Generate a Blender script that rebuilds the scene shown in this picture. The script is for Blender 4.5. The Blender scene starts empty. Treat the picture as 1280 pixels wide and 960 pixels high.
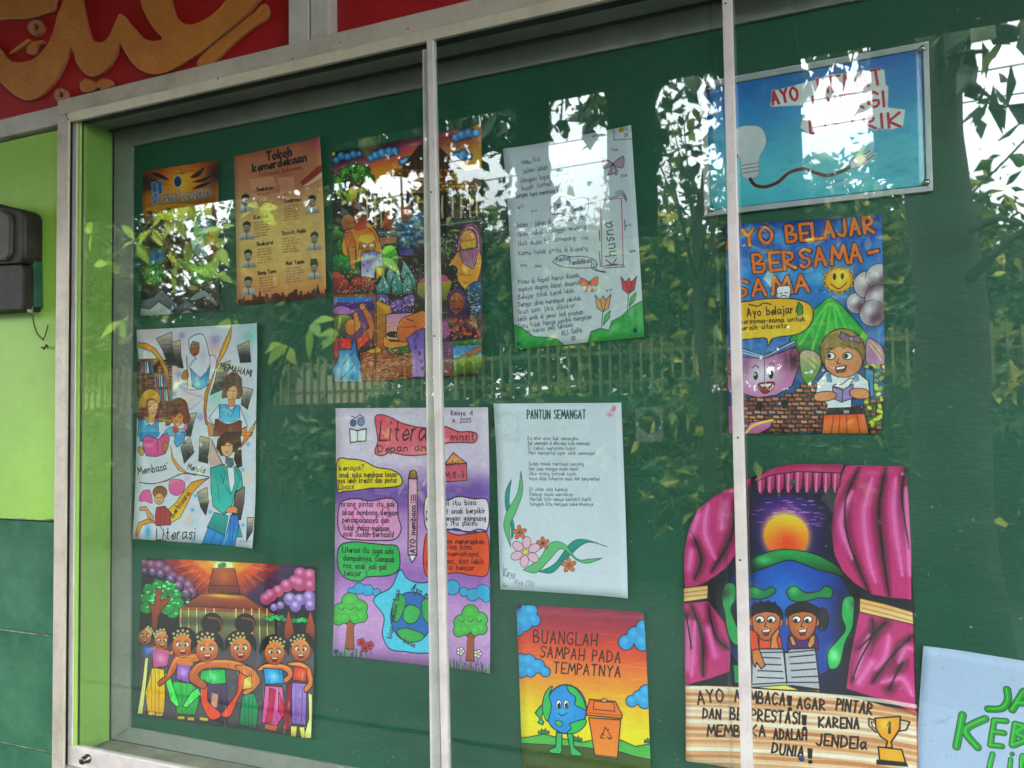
import bpy, bmesh, math, random
import numpy as np
from mathutils import Vector, Matrix, Euler, noise as mnoise
SC = bpy.context.scene
COL = SC.collection
# ------------------------------------------------------------------ camera
F = 1000.0                                   # focal length in pixels of the 1280 wide photograph
def _n(a):
    a = np.array(a, float); return a/np.linalg.norm(a)
_U = -_n((-2375, 86, F)); _V = _n((-376, -22011, F)); _V = _n(_V-_U*(_U@_V)); _W = np.cross(_V, _U)
if _W[2] < 0: _W = -_W
RW = np.array([_U, _W, _V])                  # camera axes to world: X along the wall, Y into it, Z up
GL = 1.09                                    # metres from the lens to the glass
BD = 1.189                                   # ... and to the green board
CAM = np.array([0.0, -GL, 1.60])
cd = bpy.data.cameras.new('camera'); cam = bpy.data.objects.new('camera', cd); COL.objects.link(cam)
r_, u_, b_ = RW@[1, 0, 0], RW@[0, -1, 0], RW@[0, 0, -1]
cam.matrix_world = Matrix([[r_[i], u_[i], b_[i], CAM[i]] for i in range(3)]+[[0, 0, 0, 1]])
cd.sensor_width = 36; cd.lens = 36*F/1280; cd.clip_start = .02; cd.clip_end = 2000
SC.camera = cam
cd.dof.use_dof = True; cd.dof.focus_distance = 1.28; cd.dof.aperture_fstop = 8.5      # a phone lens: far reflections a little soft
def ray(px, py): return RW@np.array([px-640, py-480, F])
def hit(px, py, L):                          # point of the plane L metres in front of the lens, parallel to the wall
    r = ray(px, py); return CAM+r/r[1]*L
# ------------------------------------------------------------------ sky, sun, exposure
SUN_EL, SUN_AZ = math.radians(58), math.radians(30)      # high, behind the building
w = bpy.data.worlds.new('World'); SC.world = w; w.use_nodes = True
nt = w.node_tree; nt.nodes.clear()
def N(t, ty, **k):
    n = t.nodes.new(ty)
    for a, b in k.items():
        if a in n.inputs: n.inputs[a].default_value = b
        else: setattr(n, a, b)
    return n
sky = N(nt, 'ShaderNodeTexSky', sky_type='NISHITA', sun_disc=False, sun_elevation=SUN_EL, sun_rotation=SUN_AZ, dust_density=3.0)
tc = N(nt, 'ShaderNodeTexCoord'); nz = N(nt, 'ShaderNodeTexNoise', Scale=2.2, Detail=6.0)
rmp = N(nt, 'ShaderNodeValToRGB'); rmp.color_ramp.elements[0].position = .2; rmp.color_ramp.elements[1].position = .5
mxs = N(nt, 'ShaderNodeMix', data_type='RGBA'); mxs.inputs['B'].default_value = (60, 61, 65, 1)   # bright thin cloud
bg = N(nt, 'ShaderNodeBackground', Strength=.15); wo = N(nt, 'ShaderNodeOutputWorld')
nt.links.new(tc.outputs['Generated'], nz.inputs['Vector']); nt.links.new(nz.outputs['Fac'], rmp.inputs['Fac'])
nt.links.new(rmp.outputs['Color'], mxs.inputs['Factor']); nt.links.new(sky.outputs['Color'], mxs.inputs['A'])
nt.links.new(mxs.outputs['Result'], bg.inputs['Color']); nt.links.new(bg.outputs['Background'], wo.inputs['Surface'])
sl = bpy.data.lights.new('sun', 'SUN'); sl.energy = 4.5; sl.angle = math.radians(.53); sl.color = (1, .94, .82)
sun = bpy.data.objects.new('sun', sl); COL.objects.link(sun)
sun.rotation_euler = (math.pi/2-SUN_EL, 0, math.pi-SUN_AZ)
SC.view_settings.view_transform = 'Standard'; SC.view_settings.look = 'None'; SC.view_settings.gamma = 1
SC.view_settings.exposure = 0.18
SC.cycles.use_denoising = True
SC.cycles.max_bounces = 10; SC.cycles.transparent_max_bounces = 32
SC.cycles.sample_clamp_indirect = 6
random.seed(4)
# ------------------------------------------------------------------ a small painter for the flat prints on the paper sheets
PPM = 2400.0
_rs = np.random.RandomState(7)
def _vnoise(n, cells):
    g = _rs.rand(cells, cells); t = np.linspace(0, cells, n, endpoint=False); i = t.astype(int); f = t-i; f = f*f*(3-2*f)
    a = g[i % cells][:, i % cells]; b = g[i % cells][:, (i+1) % cells]; c = g[(i+1) % cells][:, i % cells]; d = g[(i+1) % cells][:, (i+1) % cells]
    fx = f[None, :]; fy = f[:, None]
    return (a*(1-fx)+b*fx)*(1-fy)+(c*(1-fx)+d*fx)*fy
TN = sum(_vnoise(1024, c)*a for c, a in ((16, .4), (48, .3), (128, .2), (400, .1)))
TF = _vnoise(1024, 500)*.5+_vnoise(1024, 250)*.5
TS = np.repeat(_vnoise(1024, 340)[:, ::1], 1, 1); TS = (TS+np.roll(TS, 2, 1)+np.roll(TS, 4, 1)+np.roll(TS, 6, 1)+np.roll(TS, 8, 1))/5
def rgb(c):
    if isinstance(c, str) and len(c) == 3: c = ''.join(k*2 for k in c)
    if isinstance(c, str): return np.array([int(c[i:i+2], 16)/255 for i in (0, 2, 4)])
    return np.array(c, float)
def cat(p, closed=False, k=6):
    p = np.array(p, float); n = len(p)
    if n < 3: return p
    q = np.vstack([p[-1:], p, p[:2]]) if closed else np.vstack([p[:1], p, p[-1:]])
    out = []
    for i in range(n if closed else n-1):
        a, b, c, d = q[i:i+4]
        for t in np.arange(k)/k: out.append(.5*(2*b+(c-a)*t+(2*a-5*b+4*c-d)*t*t+(3*b-a-3*c+d)*t**3))
    if not closed: out.append(p[-1])
    return np.array(out)
def pts(s): 
    if isinstance(s, str):
        v = [float(x) for x in s.replace(',', ' ').split()]; return np.array(v).reshape(-1, 2)
    return np.array(s, float)
class Art:
    def __init__(s, corners, bgc='ffffff', pad=.004):
        P = np.array([hit(x, y, BD) for x, y in corners])
        s.x0, s.x1 = P[:, 0].min()-pad, P[:, 0].max()+pad; s.z0, s.z1 = P[:, 2].min()-pad, P[:, 2].max()+pad
        s.w = int((s.x1-s.x0)*PPM); s.h = int((s.z1-s.z0)*PPM)
        s.c = np.ones((s.h, s.w, 3))*rgb(bgc); s.corners = corners; s.view(0, 0, 1280, 1280)
    def view(s, x0, y0, x1, ret): s.vx, s.vy, s.vk = x0, y0, ret/(x1-x0); s.k = None; cx = np.array(s.corners).mean(0); \
        q = s.m([((cx[0]-x0)*s.vk, (cx[1]-y0)*s.vk), ((cx[0]-x0)*s.vk, (cx[1]-y0+10)*s.vk)]); s.k = abs(q[1]-q[0]).max()/10/s.vk
    def m(s, p):
        p = pts(p); X = p[:, 0]/s.vk+s.vx-640; Y = p[:, 1]/s.vk+s.vy-480
        r = np.stack([X, Y, np.full(len(p), F)])
        r = RW@r; q = r/r[1]*BD
        return np.stack([(q[0]+CAM[0]-s.x0)*PPM, (s.z1-q[2]-CAM[2])*PPM], 1)
    def cover(s, P, soft=0):
        SS = 3; x0 = max(0, int(P[:, 0].min()-soft*2)-1); x1 = min(s.w, int(P[:, 0].max()+soft*2)+3); y0 = max(0, int(P[:, 1].min()-soft*2)-1); y1 = min(s.h, int(P[:, 1].max()+soft*2)+2)
        if x1 <= x0 or y1 <= y0: return None
        W, H = x1-x0, (y1-y0)*SS
        ys = y0+(np.arange(H)+.5)/SS; a = P; b = np.roll(P, -1, 0)
        d = b[:, 1]-a[:, 1]; ok = abs(d) > 1e-9; a, b, d = a[ok], b[ok], d[ok]
        Y = ys[:, None]; lo = np.minimum(a[:, 1], b[:, 1]); hi = np.maximum(a[:, 1], b[:, 1])
        cr = (Y >= lo) & (Y < hi); r, e = np.nonzero(cr)
        X = a[e, 0]+(ys[r]-a[e, 1])*(b[e, 0]-a[e, 0])/d[e]-x0; X = np.clip(X, 0, W+.999)
        sg = np.sign(d[e]); i = X.astype(int); fr = X-i
        acc = np.zeros((H, W+3)); np.add.at(acc, (r, i), sg*(1-fr)); np.add.at(acc, (r, i+1), sg*fr)
        al = np.clip(abs(np.cumsum(acc, 1))[:, :W], 0, 1).reshape(y1-y0, SS, W).mean(1)
        if soft > 0:
            n = max(1, int(soft)); 
            for _ in range(2):
                for ax in (0, 1):
                    c = np.cumsum(np.pad(al, [(n+1, n), (0, 0)] if ax == 0 else [(0, 0), (n+1, n)], mode='edge'), ax)
                    al = (c[2*n+1:]-c[:-2*n-1] if ax == 0 else c[:, 2*n+1:]-c[:, :-2*n-1])/(2*n+1)
        return slice(y0, y1), slice(x0, x1), al
    def put(s, sy, sx, al, col):
        al = al[..., None]; s.c[sy, sx] = s.c[sy, sx]*(1-al)+col*al
    def fill(s, p, col, col2=None, g=None, line=None, lw=2, curve=False, a=1, soft=0, raw=False, rag=0):
        P = pts(p) 
        if curve: P = cat(P, True)
        if rag: P = P+_rs.randn(*P.shape)*rag
        Q = s.m(P); r = s.cover(Q, soft*s.k)
        if r:
            sy, sx, al = r; c = rgb(col)
            if col2 is not None:
                G = s.m(g) if g is not None else np.array([[Q[:, 0].mean(), Q[:, 1].min()], [Q[:, 0].mean(), Q[:, 1].max()]])
                dv = G[1]-G[0]; L2 = (dv@dv)+1e-9
                yy, xx = np.mgrid[sy, sx]; t = np.clip(((xx-G[0, 0])*dv[0]+(yy-G[0, 1])*dv[1])/L2, 0, 1)
                if isinstance(col2, list):
                    cs = np.array([c]+[rgb(k) for k in col2]); n = len(cs)-1; tt = t*n; i = np.minimum(tt.astype(int), n-1); f = (tt-i)[..., None]; c = cs[i]*(1-f)+cs[i+1]*f
                else: c = c*(1-t[..., None])+rgb(col2)*t[..., None]
            s.put(sy, sx, al*a, c)
        if line: s.line(np.vstack([P, P[:1]]), lw, line)
        return s
    def line(s, p, lw, col, curve=False, a=1, jit=0, taper=False):
        P = pts(p)
        if curve: P = cat(P)
        Q = s.m(P); R = max(.55, lw*s.k/2)
        x0 = max(0, int(Q[:, 0].min()-R)-2); x1 = min(s.w, int(Q[:, 0].max()+R)+3); y0 = max(0, int(Q[:, 1].min()-R)-2); y1 = min(s.h, int(Q[:, 1].max()+R)+3)
        if x1 <= x0 or y1 <= y0: return s
        M = np.zeros((y1-y0, x1-x0)); n = len(Q)-1
        for i in range(n):
            A, B = Q[i], Q[i+1]; rr = R*(1-.65*abs(2*(i+.5)/n-1)**2) if taper else R
            if A[0] < -50 and B[0] < -50: continue
            bx0 = max(x0, int(min(A[0], B[0])-rr-1)); bx1 = min(x1, int(max(A[0], B[0])+rr)+2); by0 = max(y0, int(min(A[1], B[1])-rr-1)); by1 = min(y1, int(max(A[1], B[1])+rr)+2)
            if bx1 <= bx0 or by1 <= by0: continue
            yy, xx = np.mgrid[by0:by1, bx0:bx1]; xx = xx+.5; yy = yy+.5; d = B-A; L = d@d+1e-9
            t = np.clip(((xx-A[0])*d[0]+(yy-A[1])*d[1])/L, 0, 1); D = np.hypot(xx-A[0]-t*d[0], yy-A[1]-t*d[1])
            v = M[by0-y0:by1-y0, bx0-x0:bx1-x0]; np.maximum(v, np.clip(rr+.5-D, 0, 1), out=v)
        s.put(slice(y0, y1), slice(x0, x1), M*a, rgb(col)); return s
    def lines(s, ps, lw, col, **k):
        for p in ps.split('/'): s.line(p, lw, col, **k)
        return s
    def ell(s, cx, cy, rx, ry=None, col='000000', rot=0, **k):
        ry = rx if ry is None else ry; t = np.linspace(0, 2*np.pi, 25)[:-1]; c, n = math.cos(math.radians(rot)), math.sin(math.radians(rot))
        x, y = rx*np.cos(t), ry*np.sin(t); return s.fill(np.stack([cx+x*c-y*n, cy+x*n+y*c], 1), col, **k)
    def glow(s, cx, cy, r, col, a=1, ry=None, p=2):
        ry = ry or r; q = s.m([(cx, cy), (cx+r, cy), (cx, cy+ry)]); R = abs(q[1, 0]-q[0, 0]); RY = abs(q[2, 1]-q[0, 1]); X, Y = q[0]
        x0, x1, y0, y1 = max(0, int(X-2*R)), min(s.w, int(X+2*R)+1), max(0, int(Y-2*RY)), min(s.h, int(Y+2*RY)+1)
        if x1 <= x0 or y1 <= y0: return s
        yy, xx = np.mgrid[y0:y1, x0:x1]; d = np.hypot((xx-X)/R, (yy-Y)/RY)
        s.put(slice(y0, y1), slice(x0, x1), np.exp(-(d**p)*1.2)*a*np.clip((2-d)*3, 0, 1), rgb(col)); return s
    def cloud(s, blobs, col, line='102040', lw=2, col2=None, hi=None):
        for x, y, r in blobs: s.ell(x, y, r+lw, r+lw, line)
        for x, y, r in blobs: s.ell(x, y, r, r, col, col2=col2, soft=0)
        if hi:
            for x, y, r in blobs: s.glow(x-r*.2, y-r*.3, r*.5, hi, .8)
        return s
    def text(s, t, a, b, h, lw, col, jit=.03, slant=0, gap=.25, a_=1):
        a = np.array(a, float); b = np.array(b, float); W = sum(GW(c)+gap for c in t)-gap; L = np.hypot(*(b-a)); ux = (b-a)/L; uy = np.array([-ux[1], ux[0]])
        k = L/W; x = 0.
        for c in t:
            dy = _rs.randn()*jit*.5; 
            for st, sm in GS(c):
                q = st+_rs.randn(*st.shape)*jit*.35
                if sm: q = cat(q, k=4)
                px = a+np.outer((x+q[:, 0])*k+slant*q[:, 1]*h, ux)-np.outer((q[:, 1]+dy)*h, uy)
                s.line(px, lw, col, a=a_)
            x += GW(c)+gap
        return s
    def grain(s, amt=.06, fine=.03, streak=0, tint=None):
        h, w = s.h, s.w; o = _rs.randint(0, 200); yi = (np.arange(h)+o) % 1024; xi = (np.arange(w)+o*3) % 1024
        n = (TN[yi][:, xi]-.5)*2*amt+(TF[yi][:, xi]-.5)*2*fine
        if streak: n = n+(TS[yi][:, xi]-.5)*2*streak
        s.c = np.clip(s.c*(1+n[..., None]), 0, 1); return s
    def image(s, name):
        l_ = s.c.mean(2, keepdims=True); s.c = np.clip(l_+(s.c-l_)*1.1, 0, 1); s.c = np.clip(s.c+  .06*np.sin((s.c-.42)*2*np.pi*.62)*1.0, .01, .97)   # ink and poster paint are strong colours
        im = bpy.data.images.new(name, s.w, s.h, alpha=False); px = np.ones((s.h, s.w, 4), np.float32); px[..., :3] = np.clip(s.c[::-1], 0, 1)
        im.pixels.foreach_set(px.ravel()); im.update(); im.pack(); return im
# single stroke hand letters: digits x y on a grid, y 0 descender, 2 baseline, 6 x-height, 9 cap height; '~' marks a curved stroke
_G = {
'A': '5;02 29 42/1 4.5 3.3 4.5', 'B': '5;02 09 29 38 37 26 05/25 45 43 32 02', 'C': '5;~48 29 07 04 22 43', 'D': '5;02 09/~09 38 45 33 02', 'E': '4;49 09 02 42/05 35', 'F': '4;49 09 02/05 35',
'G': '5;~48 29 07 04 22 43 45 25', 'H': '5;02 09/42 49/05 45', 'I': '1;09 02', 'J': '4;39 34/~34 22 03', 'K': '5;02 09/49 05 42', 'L': '4;09 02 42', 'M': '6;02 19 34 59 62', 'N': '5;02 09 42 49',
'O': '5;~29 07 04 22 44 47 29', 'P': '4;02 09/~09 38 36 05', 'Q': '5;~29 07 04 22 44 47 29/34 51', 'R': '5;02 09/~09 38 36 05/05 42', 'S': '4;~48 29 08 16 35 33 12 03', 'T': '5;09 49/29 22', 'U': '5;09 04/~04 12 32 44/44 49',
'V': '5;09 22 49', 'W': '6;09 12 37 52 69', 'X': '5;09 42/49 02', 'Y': '5;09 26 49/26 22', 'Z': '5;09 49 02 42',
'a': '4;~36 16 05 03 12 34/36 33 42', 'b': '4;09 02/~05 26 35 33 12 03', 'c': '3;~35 16 04 12 33', 'd': '4;39 32/~35 16 04 12 33', 'e': '3;04 34/~34 35 26 15 04 12 33', 'f': '3;~39 29 18 12/06 26',
'g': '4;~35 16 04 13 34/~36 31 20 01', 'h': '4;09 02/~05 26 35 32', 'i': '1;06 02/08 08.4', 'j': '2;~16 11 00/18 18.4', 'k': '4;09 02/36 04 32', 'l': '1;09 02', 'm': '6;06 02/~05 16 25 32/~35 46 55 62', 'n': '4;06 02/~05 26 35 32',
'o': '4;~26 05 03 22 34 35 26', 'p': '4;06 00/~05 26 35 33 12 03', 'q': '4;36 30/~35 16 04 12 33', 'r': '3;06 02/~04 16 26', 's': '3;~36 16 05 24 23 12 03', 't': '3;19 13 22/06 26', 'u': '4;06 03 12 33/36 32', 'v': '4;06 22 36',
'w': '5;06 12 25 42 56', 'x': '4;06 32/36 02', 'y': '4;06 23/36 10', 'z': '4;06 36 02 32', '1': '2;07 19 12', '2': '4;~08 29 37 02/02 42', '3': '4;~08 29 37 15 34 22 03', '4': '4;39 04 44/39 32', '5': '4;49 09 06/~06 26 35 33 12 03', '6': '4;~39 07 04 12 33 35 15 04', '7': '4;09 39 12', '9': '4;~37 28 18 06 25 37/~37 34 12', '0': '4;~29 07 04 22 44 47 29', '8': '4;~29 08 26 34 22 03 16 38 29',
'!': '1;09 04/02 02.3', '?': '4;~08 29 37 15 14/12 12.3', '.': '1;02 02.3', ',': '1;12 01', '-': '3;05 25', '=': '3;06 36/04 34', ':': '1;02 02.3/06 06.3', "'": '1;09 08', '"': '2;09 08/19 18', ' ': '3;', '(': '2;~19 06 03 11', ')': '2;~09 16 13 01', '&': '4;42 08 29 04 22 45', '+': '3;05 25/14 16'}
_GC = {}
def _prs(tok):
    out = []
    for t in tok.split():
        if '.' in t or len(t) != 2: out.append(t)
        else: out.append((float(t[0]), float(t[1])))
    v = []; i = 0
    while i < len(out):
        o = out[i]
        if isinstance(o, tuple): v.append(o); i += 1
        elif len(o) == 4 and o[2] == '.': v.append((float(o[0]), float(o[1:]))); i += 1
        else: v.append((float(o), float(out[i+1]))); i += 2
    return v
def _load(c):
    if c not in _GC:
        w_, b = _G.get(c, _G['o']).split(';'); L = []
        for st in b.split('/'):
            if not st: continue
            sm = st[0] == '~'; q = np.array(_prs(st.lstrip('~'))); L.append(((q-[0, 2])*[1/6., 1/7.], sm))
        _GC[c] = (float(w_)/6*.95, L)
    return _GC[c]
def GW(c): return _load(c)[0]
def GS(c): return _load(c)[1]
ART = {}
K = '15120f'
def face(s, x, y, r, skin='c97a45', mouth='open', eyes=1, hair=None, tilt=0, dark='8a3d1e', lw=1.6):
    s.ell(x, y, r, r*1.12, skin, col2=dark, line=K, lw=lw, rot=tilt)
    s.glow(x-r*.1, y-r*.1, r*.55, 'f0b27a', .55)
    for q in (-1, 1):
        s.ell(x+q*r*.38, y-r*.15, r*.24, r*.2, 'f4efe6', line=K, lw=lw*.7); s.ell(x+q*r*.3, y-r*.12, r*.1, r*.13, K)
        s.line([(x+q*r*.62, y-r*.42), (x+q*r*.35, y-r*.52), (x+q*r*.15, y-r*.42)], lw, K)
    s.line([(x, y-r*.1), (x-r*.1, y+r*.22), (x+r*.1, y+r*.24)], lw*.7, dark)
    if mouth == 'open': s.fill([(x-r*.35, y+r*.42), (x+r*.35, y+r*.38), (x+r*.2, y+r*.75), (x-r*.15, y+r*.78)], '7c1820', line=K, lw=lw*.7); s.fill([(x-r*.28, y+r*.43), (x+r*.28, y+r*.4), (x+r*.2, y+r*.52), (x-r*.2, y+r*.53)], 'f6f0ea')
    else: s.line([(x-r*.3, y+r*.5), (x, y+r*.62), (x+r*.3, y+r*.48)], lw, K, curve=True)
def scribble(s, x0, y0, x1, y1, n, h, lw, col, a=.8):
    """illegibly small printed lines"""
    for i in range(n):
        t = (i+.5)/n; xa, ya = x0[0]+(x0[1]-x0[0])*0, 0
def para(s, x, y, wd, n, dy, h, lw, col, slope=0, a=.75):
    for i in range(n):
        L = wd*random.uniform(.7, 1); X = x; t = ''
        while len(t) < L/h*1.25: t += ''.join(random.choice('aeiounrstmlkdpbgy') for _ in range(random.randint(2, 7)))+' '
        s.text(t, (X, y+i*dy), (X+L, y+i*dy+slope*L), h, lw, col, jit=.05, a_=a)
# 1 ---------------------------------------------------------------- hero painting
c1 = [(181, 215), (275, 201), (275.5, 389), (179, 395)]
s = Art(c1, '6b4a2c'); s.view(170, 190, 290, 549)
s.fill('40 120 490 40 490 420 40 420', 'c8641c', col2=['d9882a', '8a5a24', '4a3a24'], g=[(260, 110), (260, 420)])
s.glow(270, 170, 90, 'ffb52e', .9); s.glow(60, 180, 90, '2b0f14', .95, ry=70); s.glow(480, 120, 90, '20101a', .95, ry=90)
for p in ('60 150 120 160 170 190 120 175', '90 120 150 130 200 165 140 150', '400 90 350 120 320 150 370 140', '470 120 400 150 330 175 400 170', '440 170 380 185 330 215 400 200', '60 210 110 205 170 222 110 220'): s.fill(p, '26110f', curve=True)
s.lines('262 100 275 130 290 98/300 112 340 108/230 128 300 122', 3, '1d1414')
s.ell(248, 172, 22, 32, '1a4d8c', col2='0b2450', line='9fc4e0', lw=4)
s.fill('40 420 490 400 490 960 40 960', '5a4428', col2='33301c')
s.fill('100 180 125 172 130 300 105 305', '2a5f9e', line='9bd0ea', lw=3); s.fill('135 170 158 166 160 240 136 246', '2a5f9e', line='9bd0ea', lw=3)
s.text('Pahlawan', (120, 300), (440, 252), 62, 9, '3f6fa8', slant=0); s.text('Pahlawan', (120, 300), (440, 252), 62, 3.5, 'a8d4e6')
s.fill('60 330 200 300 330 300 460 290 440 350 300 345 180 370 70 380', 'c79a1c', col2='7a5216', curve=True)
for x, y, r in ((95, 395, 34), (160, 380, 30), (265, 380, 26), (350, 330, 34), (230, 440, 30)): s.ell(x, y, r, r*.8, '7b5a26', col2='3c2c14')
for q in range(60):
    x, y = random.uniform(60, 470), random.uniform(330, 780); a = random.uniform(0, 180)
    s.ell(x, y, random.uniform(10, 34), random.uniform(5, 14), random.choice(['6a3d22', '8a5a2a', 'a88a3a', '3f2416', '5d6a26', '2f2a14', 'b09a60', '704028']), rot=a)
s.fill('170 470 310 450 330 700 180 720', '4c2418', col2='2c1710')
for q in range(50): x, y = random.uniform(175, 315), random.uniform(460, 740); s.line([(x, y), (x+random.uniform(-15, 15), y+random.uniform(8, 34))], 3, random.choice(['8a5a48', '1f0f0c', 'b78a70', '6b3424']))
for x, y in ((90, 395), (265, 385), (165, 480), (318, 520), (215, 560)):
    s.ell(x, y, 20, 26, 'a87860', col2='5d3526', line='1d100c', lw=2); s.ell(x-2, y-14, 20, 12, '2c1a14')
for x, y, r in ((390, 430, 62), (125, 600, 48)): s.glow(x, y, r, '2aa6d8', 1); s.glow(x, y, r*.5, '0b3f86', 1)
s.fill('320 500 390 480 420 610 360 600 330 560', 'b8c6b4', col2='6d8a86', line='223', lw=2); s.fill('420 470 455 440 455 600 430 590', '8f2f1c')
for cx, cy, rx, ry in ((105, 700, 75, 60), (380, 690, 110, 70)):
    s.glow(cx, cy, rx, '4c9a4a', 1, ry=ry)
    for q in range(170): x, y = random.gauss(cx, rx*.5), random.gauss(cy, ry*.5); s.line([(x, y), (x+random.uniform(-12, 12), y+random.uniform(-12, 4))], 3.5, random.choice(['2fae6a', '8fd64a', '1c5f3a', 'e0d84a', '54c0a0', '0f3d2a']))
s.fill('40 770 90 760 150 780 190 740 230 800 300 810 370 780 420 760 490 830 490 960 40 960', '30332f', col2='17191a', curve=False)
for p, a, b in (('40 850 110 830 155 785 200 830 250 880 300 850 370 890 420 900 480 900 490 960 40 960', '7f8686', '3a4042'), ('40 890 90 900 140 855 200 900 240 930 300 900 360 930 490 915 490 960 40 960', 'c2c9c9', '7b8585'), ('300 850 360 800 400 790 480 860 480 890 400 830 350 850', '9aa3a2', '5a6262')):
    s.fill(p, a, col2=b, line='1c2022', lw=5)
for q in range(220):
    x, y = random.uniform(50, 470), random.uniform(330, 760); s.line([(x, y), (x+random.uniform(-22, 22), y+random.uniform(-12, 22))], random.uniform(2, 6), random.choice(['d8c84a', '1a120c', '8ab83a', 'e8e0b0', '3a2014', 'b87a2a']), a=random.uniform(.3, .8), taper=True)
s.grain(.12, .08); ART['hero'] = s
# 2 ---------------------------------------------------------------- independence figures
c2 = [(295, 196.5), (403.5, 173), (410.5, 371.5), (299.5, 382)]
s = Art(c2, 'c48a66'); s.view(160, 160, 430, 1037)
s.fill('500 30 1000 30 1000 900 500 900', 'b06a50', col2=['c08a68', 'd6ae74', 'd8a868', 'c47a4c'], g=[(740, 90), (760, 830)])
s.glow(760, 250, 120, 'a35a4a', .6); s.glow(700, 560, 150, 'e8c878', .55); s.glow(840, 640, 130, 'dcb87c', .5); s.glow(900, 80, 40, 'a85468', .8)
s.fill('860 240 930 185 945 215 890 250 850 280 835 260', '8a2c28', curve=True, a=.85); s.fill('850 280 900 245 940 215 935 240 880 275', 'e2c6b0', curve=True, a=.8)
for p in ('585 250 700 235 720 280 600 300', '720 240 800 235 810 300 740 320', '600 310 700 345 690 360 600 330'): s.fill(p, 'd8a088', a=.6)
s.text('Tokoh', (674, 158), (793, 134), 38, 11, K, jit=.01, slant=.15); s.text('kemerdekaan', (606, 212), (866, 160), 34, 10, K, jit=.01, slant=.15)
s.text('Pahlawan Indonesia', (640, 236), (842, 200), 22, 2.6, '5a2e22')
for nm, x, y in (('Soekarno', 625, 305), ('Soedirman', 755, 362), ('Kartini', 612, 440), ('Sayuti Melik', 748, 516), ('Soekarni', 628, 568), ('Moh Yamin', 765, 660), ('Bung Tomo', 634, 706)):
    wd = len(nm)*9.5; s.text(nm, (x, y), (x+wd, y-wd*.13), 17, 4.2, '2a1712', jit=.01)
    para(s, x+2, y+20, 86, 6, 13, 7, 1.5, '6a4030', slope=-.13)
for x, y in ((570, 355), (577, 485), (585, 620), (586, 750), (890, 360), (900, 535), (900, 675)):
    s.fill([(x-34, y+48), (x-20, y+22), (x+20, y+20), (x+38, y+40), (x+38, y+50), (x-34, y+56)], 'c9c3bb', col2='7f7d7c'); s.line([(x, y+25), (x+2, y+50)], 4, '222')
    s.ell(x, y-2, 17, 25, 'b7aca2', col2='6f665f'); s.fill([(x-19, y-6), (x-17, y-28), (x+2, y-38), (x+18, y-28), (x+19, y-6), (x+8, y-18), (x-10, y-16)], '1b1817')
    s.lines(f'{x-10} {y-5} {x-4} {y-6}/{x+4} {y-6} {x+11} {y-7}/{x-5} {y+12} {x+6} {y+11}', 2.5, '2b2422')
s.fill('880 630 914 628 914 655 880 658', '3f4a22')
sk = [(540, 850)]
x = 540
while x < 965: h = random.choice([12, 22, 34, 18, 44, 28])*(1 if x > 600 else .6); sk += [(x, 838-(x-540)*.07-h), (x+random.choice([7, 10, 14]), 838-(x-540)*.07-h)]; x = sk[-1][0]
s.fill(sk+[(970, 860), (970, 900), (540, 900)], '4a2a1c', col2='8a4a2c'); s.fill('905 800 912 770 918 745 924 770 932 800', '3a2016')
s.grain(.05, .03); ART['figures'] = s
# 3 ---------------------------------------------------------------- market painting
c3 = [(417.5, 191.5), (603, 157.5), (605, 469.5), (418.5, 478.5)]
s = Art(c3, '3b2c22'); s.view(410, 150, 610, 1129)
s.fill('0 0 1129 0 1129 960 0 960', '1c1a22')
s.fill('40 230 660 100 1129 20 1129 340 760 400 400 470 40 360', '1d1d2e', col2=['5a2c48', 'b8506a', 'e0762c', 'f0a428', 'd8b040'], g=[(330, 170), (380, 460)])
s.fill('640 160 1120 60 1120 300 640 350', '7a3a4a', col2='e0b040', a=.8, soft=8)
s.glow(300, 390, 150, 'f29a2c', .8, ry=70); s.fill('40 330 200 300 330 330 300 400 40 400', 'c25c86', a=.5, soft=10)
def swirl(bl):
    s.cloud(bl, '2f76b8', line='0a1c3c', lw=5, hi='8fd0ee')
    for x, y, r in bl: s.line([(x+r*.5*math.cos(t)*(1-t/9), y+r*.5*math.sin(t)*(1-t/9)) for t in np.arange(0, 7, .5)], 2.5, 'bfe6f4')
swirl([(70, 290, 26), (105, 260, 28), (150, 265, 26), (190, 250, 26), (230, 245, 20)])
swirl([(310, 275, 24), (345, 255, 30), (390, 240, 34), (440, 230, 34), (480, 225, 28)]); swirl([(530, 300, 22), (560, 290, 24), (585, 275, 14)])
swirl([(905, 130, 30), (950, 110, 36), (1000, 100, 36), (1050, 95, 30)]); swirl([(915, 260, 30), (960, 250, 38), (1000, 262, 24)])
s.fill('370 465 500 380 640 190 690 140 800 200 1000 390 1129 470 1129 540 370 540', '3a2416', col2='6a3a18')
for i in range(9):
    for j in range(20):
        x = 430+j*34+(i % 2)*17; y = 360+i*22
        if y > 465-(x-370)*.95 and y < 540 and x < 1060 and not (x > 760 and y < 300+(x-760)*.55): s.ell(x, y, 17, 12, random.choice(['a8742a', '8a5a20', 'c08a2c', '6b4818']), line='2a180c', lw=3)
for x, y, r in ((90, 440, 60), (190, 350, 52), (250, 360, 60), (290, 420, 50), (210, 410, 44), (80, 490, 46), (130, 380, 48)):
    s.ell(x, y, r, r*.8, '1f5a2a', line='0d2412', lw=4); s.glow(x-5, y-12, r*.55, '86c43c', .9)
for q in range(60): s.ell(random.uniform(40, 330), random.uniform(320, 520), 4, 4, 'bfe08a')
s.fill('165 470 215 470 215 560 240 640 190 660 170 580', '8a3c24', col2='5a2416')
s.fill('240 530 1129 500 1129 700 700 730 240 800', '181416')
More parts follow.
